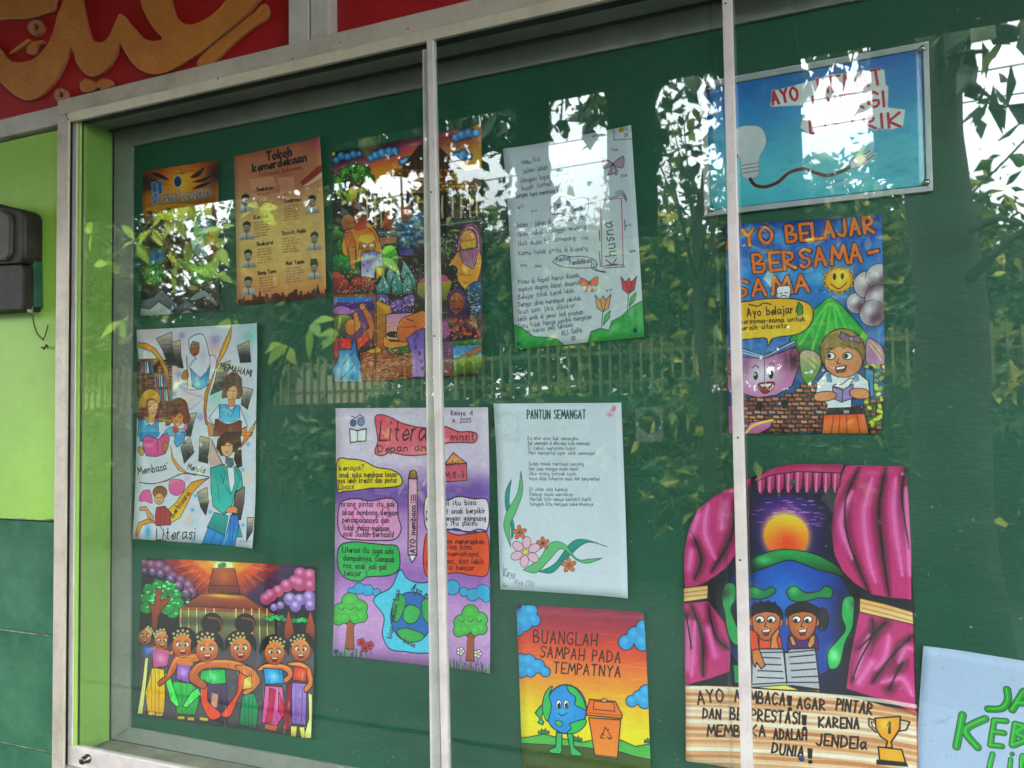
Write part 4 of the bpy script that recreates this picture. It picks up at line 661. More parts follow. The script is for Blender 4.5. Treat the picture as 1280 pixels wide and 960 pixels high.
s.glow(560, 80, 14, 'e0607a', .8, ry=8); s.glow(545, 100, 14, 'e0607a', .7, ry=10); s.glow(566, 70, 8, 'd04868', .8)
s.grain(.022, .02); ART['pantun_flower'] = s
# 11 --------------------------------------------------------------- put rubbish in its place
c11 = [(647, 755), (806.5, 764), (816.5, 1003), (656, 990)]
s = Art(c11, 'd8702c'); s.view(630, 740, 840, 916)
s.fill('60 50 860 50 860 1200 60 1200', '8a2f48', col2=['a83a4a', 'd0502c', 'e0783c', 'e8952c', 'e8b82c', 'e8d020', 'e0c81c'], g=[(430, 90), (440, 830)])
for q in range(240):
    x, y = random.uniform(70, 820), random.uniform(60, 820); t = (y-60)/760; s.line([(x, y), (x+random.uniform(30, 90), y+random.uniform(-8, 8))], 8, random.choice(['b84858', 'a02c44'] if t < .2 else ['e86a3a', 'c8442c'] if t < .4 else ['f0a040', 'd8742c'] if t < .65 else ['f0e040', 'd8b020']), a=.25)
KB = '14202c'
for bl in ([(90, 100, 45), (150, 100, 36), (170, 150, 32), (110, 160, 50), (80, 200, 34)], [(770, 190, 44), (720, 230, 44), (670, 270, 40), (760, 270, 44), (790, 230, 40)], [(100, 370, 36), (140, 375, 38), (190, 400, 36), (230, 430, 26), (150, 430, 28), (100, 425, 36)], [(780, 545, 42), (740, 570, 36), (700, 590, 30), (770, 595, 34)]):
    s.cloud(bl, '3a94cc', line=KB, lw=5, hi='5ab4e0')
for t, a, b, h in (('BUANGLAH', (165, 270), (515, 290), 66), ('SAMPAH PADA', (205, 350), (640, 382), 60), ('TEMPATNYA', (275, 435), (640, 460), 58)): s.text(t, a, b, h, 7.5, '2a1c14', jit=.02)
s.fill('60 790 140 785 220 770 300 790 430 815 520 795 640 800 720 835 800 820 860 820 860 1200 60 1200', '58a850', line=KB, lw=5); s.fill('60 815 200 825 420 840 640 865 720 890 860 915 860 1250 60 1250', '4a5a24', col2='384a1c', line=KB, lw=4)
for x, y in ((222, 768), (400, 808), (800, 815)): s.fill([(x-32, y), (x-30, y-18), (x-18, y-12), (x-14, y-28), (x, y-16), (x+8, y-30), (x+14, y-14), (x+28, y-16), (x+30, y)], '1f7a48', line=KB, lw=3)
s.fill('190 890 195 870 205 882 212 868 222 880 228 870 226 892', '2a6a3a', line=KB, lw=2)
s.fill('290 760 320 765 318 860 312 880 250 872 248 855 285 840', '3aa860', line=KB, lw=6); s.fill('348 768 378 768 385 840 432 880 425 890 370 888', '3aa860', line=KB, lw=6)
s.fill('230 600 200 620 175 655 200 685 190 708 215 720 222 705 210 685 212 660 245 650', '3aa860', line=KB, lw=6)
s.ell(342, 634, 112, 134, '2a8ad0', line=KB, lw=7); s.glow(320, 640, 60, '4ab0e0', .6)
for p in ('270 510 250 560 262 620 240 700 215 640 218 580 240 530', '350 505 400 525 440 590 450 640 420 625 390 610 395 570 360 540', '300 700 320 705 300 722 290 712', '450 690 440 730 390 765 345 765 370 740 360 715 400 700'): s.fill(p, '3cae5c', curve=True, line=KB, lw=5)
s.ell(302, 712, 22, 14, '3cae5c', rot=25, line=KB, lw=4)
for x in (303, 343): s.ell(x, 608, 15, 24, 'f4f4f4', line=KB, lw=4); s.ell(x+1, 612, 9, 17, '101014'); s.ell(x-2, 600, 4, 5, 'fff')
s.line('300 655 320 670 348 655', 5, KB, curve=True)
s.fill('470 580 610 592 648 665 645 685 455 668 452 650', 'e8702c', line=KB, lw=6); s.fill('495 590 600 598 608 645 490 635', 'e87a34', line=KB, lw=4, curve=False); s.ell(550, 586, 16, 10, 'c8a050', line=KB, lw=4); s.line('535 590 550 598 566 590', 4, KB)
s.fill('465 680 640 692 622 905 500 890', 'e8762c', col2='e88a3c', line=KB, lw=6); s.line('498 882 622 896', 5, KB); s.lines('452 652 646 670', 4, 'a84a1c')
s.lines('545 760 556 732 568 750/575 760 592 792 572 792/552 792 530 790 540 768/560 738 570 752 574 742/568 784 576 796 586 790/534 778 542 764 548 776', 5, '3a1c10')
s.text('PARKUS', (130, 958), (240, 966), 22, 4, '1c2410'); s.glow(80, 80, 20, '1a2050', .9); s.grain(.05, .05, .04); ART['rubbish'] = s
# 12 --------------------------------------------------------------- reading is the window of the world
c12 = [(855, 580), (1136, 580), (1148, 991), (856, 948)]
s = Art(c12, '14162a'); s.view(840, 560, 1160, 768)
s.fill('0 0 768 0 768 1010 0 1010', '10142c')
s.glow(340, 260, 130, '3a1c6a', .9); s.glow(345, 210, 80, '8a4ab0', .9, ry=60)
for q in range(150): x = random.gauss(345, 55); y = random.uniform(150, 250); s.line([(x, y), (x+16, y)], 2.4, random.choice(['c890d8', '5a3a98', '2a1c5a', 'e0b0e0']), a=.6)
s.glow(342, 262, 74, 'ffe060', 1, p=6); s.ell(342, 262, 66, 62, 'f8c838', col2='e8601c', soft=2); s.glow(345, 285, 44, 'e8481c', .9)
s.ell(345, 510, 215, 206, '050a14'); s.ell(345, 505, 200, 200, '1c4a9a', col2='1a3c80'); s.glow(330, 440, 110, '3a78c8', .8); s.glow(345, 640, 120, '2a60b8', .7, ry=80)
s.glow(180, 500, 50, '0a1020', .9, ry=130); s.glow(520, 520, 45, '0a1428', .8, ry=140)
KG = '061410'
s.fill('200 370 235 335 300 308 360 304 430 318 490 350 520 385 480 375 440 365 400 350 350 335 290 355 240 372', '2f9a54', col2='0c3a24', line=KG, lw=3, curve=True); s.glow(270, 335, 40, '6ad080', .6, ry=14)
s.fill('228 420 250 415 275 425 300 415 312 428 290 445 262 452 232 445', '1f7a48', line=KG, lw=3, curve=True); s.fill('345 425 370 412 400 432 440 428 460 412 482 425 475 448 440 448 400 458 365 458 350 445', '1f7a48', line=KG, lw=3, curve=True); s.glow(365, 425, 16, '5ac880', .7); s.glow(250, 425, 14, '5ac880', .6)
s.fill('165 405 190 410 192 450 178 480 190 520 205 560 195 590 170 560 160 500 150 440', '2f9a54', line=KG, lw=3, curve=True); s.glow(172, 440, 18, '7ae090', .7, ry=30)
s.fill('515 450 545 447 545 500 540 540 520 580 505 640 490 660 470 655 468 610 500 570 520 540 508 500', '2f9a54', line=KG, lw=3, curve=True); s.glow(485, 620, 20, '8ae898', .8, ry=26); s.glow(525, 465, 14, '7ae090', .7); s.fill('185 650 215 650 215 705 190 700', '1f8a4a')
PK, PD, PH = 'b83a74', '4a1030', 'e88ab8'
def drape(p, folds, hl):
    s.fill(p, PK, line='1a0614', lw=5, curve=False)
    r = s.cover(s.m(pts(p)), 0)
    base = s.c.copy()
    for a in folds:
        P = cat(pts(a)); [s.line(P, q, PD, a=.17, taper=True) for q in (46, 38, 30, 24, 18)]; s.line(P, 11, '2a0818', a=.5, taper=True)
    for a in hl:
        P = cat(pts(a)); [s.line(P, q, 'd868a4', a=.2, taper=True) for q in (38, 31, 24, 18)]; [s.line(P, q, PH, a=.35, taper=True) for q in (14, 8)]
    sy, sx, al = r; out = base; tmp = s.c[sy, sx]; out[sy, sx] = base[sy, sx]*(1-al[..., None])+tmp*al[..., None]; s.c = out
    for a in folds: s.line(cat(pts(a)), 4, '14040e', taper=True)
drape('520 50 600 45 703 50 715 200 720 455 660 450 600 440 545 405 510 370 485 320 475 240 482 170 500 100', ['560 60 520 160 530 280 590 430', '640 60 620 180 630 300 650 440', '700 60 690 150 710 300'], ['540 130 505 220 540 330', '600 90 575 200 590 330 610 400', '670 90 665 200 690 380', '700 120 706 240 712 380'])
drape('560 485 640 500 725 525 728 640 732 795 650 760 580 740 520 720 530 640 545 560', ['600 510 600 560 560 640 540 700', '720 560 660 620 600 700', '690 640 650 720', '640 520 560 600'], ['590 560 570 620 550 680', '650 560 640 620 610 660', '680 640 700 600 720 600', '630 700 690 690 720 740', '560 700 600 640'])
drape('30 200 90 165 150 120 190 105 240 80 235 200 215 290 165 360 110 400 40 430 30 300', ['60 250 90 330 70 390', '190 150 180 260 120 370', '230 120 220 240'], ['60 310 52 360', '110 170 100 250 130 330', '160 160 150 240', '80 200 60 260'])
drape('35 462 110 455 160 520 180 600 175 670 120 690 40 712 35 600', ['60 470 90 560 95 680', '110 470 130 560 170 600', '45 500 60 600'], ['70 520 66 600 60 680', '110 540 130 620', '50 520 48 660'])
s.glow(225, 300, 26, '14061c', .9, ry=120); s.glow(470, 180, 20, '1a0c28', .7, ry=100); s.glow(130, 430, 60, '10060e', .8, ry=26); s.glow(600, 470, 80, '2a0818', .7, ry=14); s.glow(60, 180, 0.1, '14061c')
for i in range(9):
    x = 254+i*28; s.fill([(x, 78-i*2), (x+28, 76-i*2), (x+26, 120-i*1.2), (x+14, 144-i*2), (x+2, 122)], 'c04a80', col2='8a2450', line='2a0818', lw=3, curve=False); s.line([(x+12, 70-i), (x+10, 130)], 6, 'e08ab4', a=.8)
s.fill('245 95 300 55 350 45 520 45 505 75 380 70 300 80 255 100', 'a83468', line='2a0818', lw=3)
for p in ('36 418 110 410 108 450 36 460', '562 448 640 466 722 490 724 527 640 508 562 490'):
    s.fill(p, 'd8a868', col2='e8c890', line='3a1c10', lw=3); P = pts(p)
s.lines('566 462 640 480 720 502/570 478 650 498 722 518/40 432 105 424/40 444 106 438', 4, 'a8683c', a=.7)
# children and book
for x, sh, skn in ((283, 'd8502c', 'c87848'), (392, '5a2a70', 'c07040')):
    s.fill([(x-45, 600), (x-42, 560), (x-30, 540), (x+30, 540), (x+45, 570), (x+48, 605)], sh, line=K, lw=3)
    s.fill([(x-52, 505), (x-50, 480), (x-20, 462), (x+20, 462), (x+48, 485), (x+50, 515), (x+34, 500), (x-34, 500)], '15131a', curve=True)
    if x > 300: s.ell(450, 512, 20, 34, '2a2a30', line=K, lw=3); s.ell(392, 490, 54, 28, '17161c')
    s.ell(x-44, 520, 8, 12, skn, line=K, lw=2); s.ell(x+42, 522, 8, 12, skn, line=K, lw=2); s.fill([(x-42, 500), (x-30, 490), (x+30, 490), (x+42, 502), (x+36, 545), (x+14, 572), (x-14, 572), (x-38, 545)], skn, line=K, lw=3, curve=True, col2='a85a34'); s.glow(x, 540, 20, 'e0a070', .6)
    s.fill([(x-44, 506), (x-34, 478), (x, 470), (x+34, 480), (x+44, 508), (x+28, 494), (x, 490), (x-28, 496)], '15131a')
    for q in (-18, 16): s.ell(x+q, 512, 13, 10, 'f4f4f4', line=K, lw=2.5); s.ell(x+q-3, 516, 6, 6, K)
    s.fill([(x-14, 545), (x+14, 540), (x+6, 560), (x-6, 560)], '7a2420', line=K, lw=2); s.fill([(x-12, 545), (x+12, 541), (x+8, 549), (x-8, 550)], 'fff'); s.line([(x, 520), (x-5, 534), (x+4, 535)], 2.5, K)
s.lines('245 470 250 462 258 468 266 458 275 466 290 458 300 466 310 462', 5, '15131a')
s.fill('295 600 300 560 318 540 325 545 315 570 322 600', 'd08850', line=K, lw=3); s.fill('360 590 352 565 362 560 375 590', 'd08850', line=K, lw=3); s.fill('405 590 415 565 430 555 428 585 415 600', 'd08850', line=K, lw=3)
s.fill('240 600 330 600 342 612 355 600 430 598 445 722 360 710 340 712 240 716 232 700', 'a8a8b0', line=K, lw=4); s.fill('242 612 335 610 345 700 240 706', 'b8b8c0', line=K, lw=3); s.fill('338 612 430 604 442 700 345 700', 'b0b0b8', line=K, lw=3); s.line('336 608 345 702', 4, K); s.fill('240 716 340 708 380 722 445 724 440 732 240 724', 'e0d060', line=K, lw=2)
s.lines('255 625 325 628/255 645 328 648/258 665 332 668/256 685 335 688/352 625 425 618/355 645 430 640/358 665 432 660/360 685 436 682', 3.5, '2a2a30')
s.fill('232 545 262 560 262 600 280 650 268 660 255 640 250 655 243 640 240 600', 'c87848', line=K, lw=3); s.fill('232 540 255 552 262 600 238 605', 'd8502c', line=K, lw=3)
# banner
s.fill('40 712 100 708 200 712 300 722 430 728 520 740 600 758 740 800 740 1010 40 1010', 'dcb898', line='1a1014', lw=5)
for i in range(14): y = 722+i*20; s.line([(30, y-8), (200, y), (420, y+14), (600, y+30), (760, y+55)], 11, random.choice(['f0e0cc', 'c08050', 'f4ead8', 'd8a070', 'e8d0b0', 'b87448']), curve=True, a=.75)
for i in range(8): y = 735+i*34; s.line([(40, y), (200, y+6), (420, y+20), (740, y+62)], 8, 'b06a40', curve=True, a=.4)
s.fill('733 45 775 45 775 1010 738 1010', '14162a', a=0)
s.line('40 712 44 930', 6, 'a8663c'); s.line('735 800 738 1000', 6, 'a8663c')
W5 = 5.5
s.view(840, 560, 1160, 768)
for t, a, b, h in (('AYO', (80, 765), (158, 757), 38), ('MEMBACA', (190, 757), (340, 768), 34), ('AGAR', (376, 778), (460, 782), 32), ('PINTAR', (492, 782), (600, 798), 34), ('DAN', (94, 806), (148, 810), 28), ('BERPRESTASI', (175, 810), (385, 824), 34), ('KARENA', (440, 834), (562, 838), 30), ('MEMBUKA', (108, 860), (282, 860), 32), ('ADALAH', (306, 870), (405, 872), 30), ('JENDEla', (434, 888), (582, 900), 34), ('DUNIA', (300, 910), (395, 924), 30)): s.text(t, a, b, h, W5, '241a14', jit=.03)
for x, y in ((352, 740), (396, 798), (413, 898)): s.fill([(x-6, y), (x+8, y+1), (x+6, y+30), (x-4, y+29)], '0c0a0c', line=K, lw=2); s.ell(x+2, y+40, 7, 6, '0c0a0c')
s.fill('608 808 684 802 682 840 665 866 656 878 660 895 640 895 646 876 625 862 612 840', 'e09a24', line=K, lw=4); s.line('610 815 590 808 590 830 612 850', 4, K); s.line('684 812 712 818 702 842 678 846', 4, K); s.line('606 820 597 818 600 832 614 842', 3, K)
s.fill('618 893 688 900 700 940 622 932', 'e0a02c', line=K, lw=4); s.fill('614 932 700 938 706 948 614 944', '14100c', line=K, lw=3); s.text('1', (644, 850), (660, 850), 30, 7, K); s.glow(640, 825, 16, 'f0c850', .8)
s.grain(.06, .05); ART['window'] = s
# 13 --------------------------------------------------------------- keep our surroundings clean
c13 = [(1153.4, 805), (1349, 836), (1343, 1120), (1136, 1080)]
s = Art(c13, 'a8b6d2'); s.view(1120, 780, 1280, 853)
s.glow(300, 640, 50, '8890a8', .35, ry=14); s.line('255 665 310 640 360 615', 14, '8a94ac', a=.3)
G1, G2, G3 = '1f8a2c', '58c05c', '0f3418'
def blob(ps, w=38, c=G1, h=G2):
    for p in ps.split('/'): s.line(cat(pts(p)), w+9, G3)
    for p in ps.split('/'): s.line(cat(pts(p)), w, c)
    for p in ps.split('/'): s.line(cat(pts(p))+[-4, -3], w*.3, h, a=.7)
blob('735 430 740 500 700 555 610 560'); blob('840 450 770 565/850 440 900 570/800 520 880 520')
blob('440 600 400 810/590 625 460 700 540 815', 42); blob('650 635 625 800/650 635 730 640/640 710 715 720/625 800 700 808', 30); blob('790 660 770 800/790 660 850 680 800 720 860 760 780 800', 34)
blob('640 860 620 980 700 990', 26, '3aa048'); blob('760 895 750 990', 22, '3aa048'); s.ell(770, 860, 14, 14, G1, line=G3, lw=4); blob('830 990 840 870 890 990 900 880', 24, '3aa048')
s.grain(.02, .02); ART['clean'] = s
# ------------------------------------------------------------------ objects and materials
def tag(o, label=None, catg=None, group=None, kind=None):
    for k, v in (('label', label), ('category', catg), ('group', group), ('kind', kind)):
        if v: o[k] = v
    return o
def thing(name, loc, label, catg, group=None):
    o = bpy.data.objects.new(name, None); COL.objects.link(o); o.location = loc; o.empty_display_size = .05; return tag(o, label, catg, group)
def obj(name, vs, fs, mat, parent=None, origin=None, smooth=False):
    """vs in world coordinates"""
    vs = np.array(vs, float); og = np.array(origin if origin is not None else (parent.location if parent is not None and parent.type == 'EMPTY' else vs.mean(0)), float)
    me = bpy.data.meshes.new(name); me.from_pydata((vs-og).tolist(), [], [tuple(map(int, f)) for f in fs]); me.update()
    if smooth: me.polygons.foreach_set('use_smooth', [True]*len(me.polygons))
    if mat: me.materials.append(mat)
    o = bpy.data.objects.new(name, me); COL.objects.link(o); o.parent = parent
    w_ = np.array(world_of(parent)) if parent is not None else np.zeros(3)
    o.location = og-w_; return o
def world_of(p):
    v = Vector((0, 0, 0))
    while p is not None: v += p.location; p = p.parent
    return v
def boxv(x0, x1, y0, y1, z0, z1):
    v = [(x, y, z) for x in (x0, x1) for y in (y0, y1) for z in (z0, z1)]
    return v, [(0, 1, 3, 2), (4, 6, 7, 5), (0, 4, 5, 1), (2, 3, 7, 6), (0, 2, 6, 4), (1, 5, 7, 3)]
def box(name, b, mat, parent=None, bev=0, seg=2):
    v, f = boxv(*b); o = obj(name, v, f, mat, parent)
    if bev: m = o.modifiers.new('b', 'BEVEL'); m.width = bev; m.segments = seg; m.limit_method = 'NONE'
    return o
def prism(name, poly, y0, y1, mat, parent=None, bev=0, mat2=None):
    """poly: (X, Z) outline in world metres, extruded from y0 (front) to y1"""
    bm = bmesh.new(); vs = [bm.verts.new((x, y0, z)) for x, z in poly]; f = bm.faces.new(vs)
    bmesh.ops.triangulate(bm, faces=[f]) if False else None
    r = bmesh.ops.extrude_face_region(bm, geom=[f]); bmesh.ops.translate(bm, verts=[g for g in r['geom'] if isinstance(g, bmesh.types.BMVert)], vec=(0, y1-y0, 0))
    bmesh.ops.recalc_face_normals(bm, faces=bm.faces); bm.verts.index_update()
    o = obj(name, [v.co[:] for v in bm.verts], [[v.index for v in f.verts] for f in bm.faces], mat, parent); bm.free()
    if mat2:
        o.data.materials.append(mat2)
        for p in o.data.polygons:
            if abs(p.normal.y) < .5: p.material_index = 1
    if bev: m = o.modifiers.new('b', 'BEVEL'); m.width = bev; m.segments = 2; m.limit_method = 'ANGLE'
    return o
def tube(name, path, r, mat, parent=None, n=8):
    P = [Vector(p) for p in path]; vs = []; fs = []; rr = r if hasattr(r, '__len__') else [r]*len(P)
    for i, p in enumerate(P):
        t = (P[min(i+1, len(P)-1)]-P[max(i-1, 0)]).normalized(); a = t.orthogonal().normalized(); b = t.cross(a)
        if i and (a.dot(pa) < 0.99): a = (pa-t*pa.dot(t)).normalized(); b = t.cross(a)
        pa = a; vs += [tuple(p+(a*math.cos(k*2*math.pi/n)+b*math.sin(k*2*math.pi/n))*rr[i]) for k in range(n)]
    for i in range(len(P)-1): fs += [(i*n+k, i*n+(k+1) % n, (i+1)*n+(k+1) % n, (i+1)*n+k) for k in range(n)]
    fs += [tuple(range(n))[::-1], tuple(range((len(P)-1)*n, len(P)*n))]
    return obj(name, vs, fs, mat, parent, smooth=True)
def lathe(name, c, axis, prof, mat, parent=None, n=16):
    ax = Vector(axis).normalized(); a = ax.orthogonal().normalized(); b = ax.cross(a); c = Vector(c); vs = []; fs = []
    for d, r in prof: vs += [tuple(c+ax*d+(a*math.cos(k*2*math.pi/n)+b*math.sin(k*2*math.pi/n))*r) for k in range(n)]
    for i in range(len(prof)-1): fs += [(i*n+k, i*n+(k+1) % n, (i+1)*n+(k+1) % n, (i+1)*n+k) for k in range(n)]
    fs += [tuple(range(n))[::-1], tuple(range((len(prof)-1)*n, len(prof)*n))]
    return obj(name, vs, fs, mat, parent, smooth=True)
def srgb(h):
    c = rgb(h); return tuple(float(x) for x in np.where(c <= .04045, c/12.92, ((c+.055)/1.055)**2.4))+(1,)
def mat(name, col, rough=.6, col2=None, scale=8, metal=0, bump=0, bscale=60, spec=.5, stretch=None, dirt=0, dcol='2a241c', dscale=3, coat=0, transl=0, detail=6, p0=.35, p1=.65, specks=0):
    m = bpy.data.materials.new(name); m.use_nodes = True; t = m.node_tree; b = t.nodes['Principled BSDF']; L = t.links.new
    b.inputs['Roughness'].default_value = rough; b.inputs['Metallic'].default_value = metal; b.inputs['Specular IOR Level'].default_value = spec; b.inputs['Coat Weight'].default_value = coat; b.inputs['Coat Roughness'].default_value = .08
    tc = N(t, 'ShaderNodeTexCoord'); mp = N(t, 'ShaderNodeMapping'); L(tc.outputs['Object'], mp.inputs['Vector'])
    if stretch: mp.inputs['Scale'].default_value = stretch
    out = None
    if col2:
        n = N(t, 'ShaderNodeTexNoise', Scale=scale, Detail=detail, Roughness=.6); L(mp.outputs[0], n.inputs['Vector'])
        r = N(t, 'ShaderNodeValToRGB'); r.color_ramp.elements[0].color = srgb(col); r.color_ramp.elements[1].color = srgb(col2); r.color_ramp.elements[0].position = p0; r.color_ramp.elements[1].position = p1
        L(n.outputs['Fac'], r.inputs['Fac']); out = r.outputs['Color']
    else: b.inputs['Base Color'].default_value = srgb(col)
    if dirt:
        n2 = N(t, 'ShaderNodeTexNoise', Scale=dscale, Detail=10.0, Roughness=.75); L(mp.outputs[0], n2.inputs['Vector'])
        r2 = N(t, 'ShaderNodeValToRGB'); r2.color_ramp.elements[0].position = .48; r2.color_ramp.elements[1].position = .78; r2.color_ramp.elements[1].color = (dirt, dirt, dirt, 1)
        L(n2.outputs['Fac'], r2.inputs['Fac']); mx = N(t, 'ShaderNodeMix', data_type='RGBA'); L(r2.outputs['Color'], mx.inputs['Factor'])
        if out: L(out, mx.inputs['A'])
        else: mx.inputs['A'].default_value = srgb(col)
        mx.inputs['B'].default_value = srgb(dcol); out = mx.outputs['Result']
    if specks:                                # old pin holes and scuffs
        vo = N(t, 'ShaderNodeTexVoronoi', Scale=22.0); L(tc.outputs['Object'], vo.inputs['Vector']); lt = N(t, 'ShaderNodeMath', operation='LESS_THAN'); lt.inputs[1].default_value = .028; L(vo.outputs['Distance'], lt.inputs[0])
        ms = N(t, 'ShaderNodeMix', data_type='RGBA'); ms.inputs['B'].default_value = (.004, .012, .008, 1); L(lt.outputs[0], ms.inputs['Factor']); L(out, ms.inputs['A']); out = ms.outputs['Result']
    if out: L(out, b.inputs['Base Color'])
    if bump:
        n3 = N(t, 'ShaderNodeTexNoise', Scale=bscale, Detail=5.0); L(mp.outputs[0], n3.inputs['Vector']); bp = N(t, 'ShaderNodeBump', Strength=bump, Distance=.003); L(n3.outputs['Fac'], bp.inputs['Height']); L(bp.outputs['Normal'], b.inputs['Normal'])
    return m
M = dict(
 alu=mat('aluminium', 'b9b0a0', .42, 'c6bdac', scale=5, metal=.25, stretch=(1, 1, 1), bump=.15, bscale=90, dirt=.75, dcol='6a6254', dscale=9),
 alu_lit=mat('aluminium_lit', 'cfc9b4', .35, 'c0baa4', scale=12, metal=.2, dirt=.5, dcol='8a8068', dscale=22),  # paler frame metal, the lit look of the bevels put into colour
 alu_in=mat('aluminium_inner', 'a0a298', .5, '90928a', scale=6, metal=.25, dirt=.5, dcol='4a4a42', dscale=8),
 alu_bar=mat('aluminium_bar', 'd2ccc6', .4, 'bdb8b2', scale=8, metal=.1, dirt=.6, dcol='8a8478', dscale=14),
 gasket=mat('rubber_gasket', '16181a', .7), dark=mat('dark_gap', '0c0e0c', .9),
 lime=mat('lime_paint', '84b63c', .5, '98c84c', scale=2.2, bump=.25, bscale=45, dirt=.5, dcol='66903a', dscale=4),
 lime2=mat('lime_panel', 'a2cf62', .45, '90bd54', scale=3, bump=.1, bscale=40, dirt=.35, dcol='5c8a3a', dscale=6),
 tile=mat('marbled_tile', '22573c', .25, '3c7052', scale=6, stretch=(1, 1, 1.3), p0=.35, p1=.7, detail=5, dirt=.28, dcol='5a9c78', dscale=9), grout=mat('grout', '9aa08e', .9, '5c6254', scale=30),
 board=mat('green_board', '004c33', .55, '005a3e', scale=4, bump=.2, bscale=90, dirt=.35, dcol='1a6048', dscale=5, stretch=(1, 1, 2.2), specks=1),
 sill=mat('dusty_sill', 'a39f90', .7, '87836f', scale=14, bump=.2, bscale=80, dirt=.6, dcol='5e594a', dscale=20),
 red=mat('red_paint', '960c12', .45, 'ac181e', scale=3, bump=.3, bscale=30, dirt=.4, dcol='4a0608', dscale=2),
 gold=mat('gold_relief', 'b46a26', .55, 'c47c2c', scale=12, bump=.7, bscale=160, dirt=.3, dcol='7a4418', dscale=8), gold_edge=mat('gold_edge', 'b08058', .65, '9a5c2c', scale=30),
 white=mat('white_trim', 'c4c0b8', .6, 'b0aca2', scale=6, dirt=.55, dcol='77736a', dscale=8, bump=.3, bscale=40),
 soffit=mat('porch_ceiling', '1e1b17', .8, '171512', scale=4), concrete=mat('concrete', '2c2a26', .9, '201f1c', scale=1.5, bump=.5, bscale=30, dirt=.5, dscale=1),
 pale=mat('pale_floor', 'b4ac9c', .8, 'a09888', scale=2, bump=.3, dirt=.4, dscale=1),
 asphalt=mat('asphalt', '1a1a1a', .9, '131313', scale=2, bump=.5, bscale=60), moss=mat('mossy_concrete', '161d14', .9, '10140e', scale=2, dirt=.5, dcol='10140e', dscale=1.5, bump=.5, bscale=20),
 fence=mat('bamboo_paint', '727444', .5, '343c20', scale=2), bark=mat('bark', '2e2620', .95, '1c1612', scale=6, stretch=(1, 1, .25), bump=1, bscale=25), blind=mat('sky_mask_canvas', '16261e', .8, '101c16', scale=5),
 rooftile=mat('clay_roof', 'b8604a', .8, '9a4836', scale=14, dirt=.4, dcol='5a2c24', dscale=5), cream=mat('cream_wall', 'c8b890', .8, 'b4a47c', scale=2),
 meter=mat('meter_plastic', '181511', .6, '29241d', scale=10, dirt=.5, dcol='5a5648', dscale=16, bump=.3, bscale=50), meter_low=mat('meter_terminal', '1d1915', .65, '2c2720', scale=9, dirt=.5, dcol='5a5244', dscale=10, bump=.3), meter_win=mat('meter_window', '4a4438', .55, '302c25', scale=8, coat=.0), meter_green=mat('meter_green', '1f4a38', .5, '2f6a50', scale=20),
 cable=mat('grey_cable', '5c7a44', .6), black=mat('black_tape', '0e0e0e', .6), brass=mat('lock_metal', '7a7468', .3, '5a5448', scale=40, metal=.9), steel=mat('steel', 'a8a49a', .25, metal=.9),
 pin_y=mat('pin_yellow', 'c8a020', .3), pin_b=mat('pin_blue', '1c3f7a', .3), pin_g=mat('pin_green', '0f5a3a', .3), pin_r=mat('pin_copper', '8a4430', .35, metal=.4), pin_k=mat('pin_dark', '14182c', .35), pot=mat('clay_pot', '7a4028', .8, '5a2c1c', scale=8), frame5=mat('sign_frame', 'b8bcbc', .35, 'a4a8aa', scale=20, metal=.3, bump=.15))
def glassmat(name, haze=.0035, tint=(.93, .97, .95), R0=.065):
    m = bpy.data.materials.new(name); m.use_nodes = True; t = m.node_tree; t.nodes.clear(); L = t.links.new
    o = N(t, 'ShaderNodeOutputMaterial'); g = N(t, 'ShaderNodeBsdfGlossy', Roughness=.0); tr = N(t, 'ShaderNodeBsdfTransparent'); tr.inputs[0].default_value = tint+(1,); g.inputs[0].default_value = (.96, 1, .98, 1)
    ge = N(t, 'ShaderNodeNewGeometry'); dp = N(t, 'ShaderNodeVectorMath', operation='DOT_PRODUCT'); L(ge.outputs['Normal'], dp.inputs[0]); L(ge.outputs['Incoming'], dp.inputs[1])
    def ma(op, a, b=None):
        n = N(t, 'ShaderNodeMath', operation=op)
        for i, v in enumerate((a, b)):
            if v is None: continue
            if hasattr(v, 'links'): L(v, n.inputs[i])
            else: n.inputs[i].default_value = v
        return n.outputs[0]
    f = ma('ADD', ma('MULTIPLY', ma('POWER', ma('SUBTRACT', 1.0, ma('ABSOLUTE', dp.outputs['Value'])), 5.0), 1-R0), R0)
    mx = N(t, 'ShaderNodeMixShader'); L(f, mx.inputs[0]); L(tr.outputs[0], mx.inputs[1]); L(g.outputs[0], mx.inputs[2])
    tc = N(t, 'ShaderNodeTexCoord'); mp = N(t, 'ShaderNodeMapping'); mp.inputs['Scale'].default_value = (1, 1, .35); L(tc.outputs['Object'], mp.inputs[0])
    n1 = N(t, 'ShaderNodeTexNoise', Scale=4.0, Detail=8.0, Roughness=.7); L(mp.outputs[0], n1.inputs[0]); n2 = N(t, 'ShaderNodeTexNoise', Scale=220.0, Detail=2.0); L(tc.outputs['Object'], n2.inputs[0])
    r = N(t, 'ShaderNodeMapRange'); r.inputs['From Min'].default_value = .42; r.inputs['From Max'].default_value = .75; r.inputs['To Max'].default_value = haze*2.2; L(n1.outputs[0], r.inputs[0])
    r2 = N(t, 'ShaderNodeMapRange'); r2.inputs['From Min'].default_value = .7; r2.inputs['From Max'].default_value = .8; r2.inputs['To Max'].default_value = .25; L(n2.outputs[0], r2.inputs[0])
    df = N(t, 'ShaderNodeBsdfDiffuse'); df.inputs[0].default_value = (.75, .76, .72, 1); m2 = N(t, 'ShaderNodeMixShader'); L(ma('ADD', ma('ADD', r.outputs[0], r2.outputs[0]), haze*.6), m2.inputs[0]); L(mx.outputs[0], m2.inputs[1]); L(df.outputs[0], m2.inputs[2]); L(m2.outputs[0], o.inputs[0])
    return m
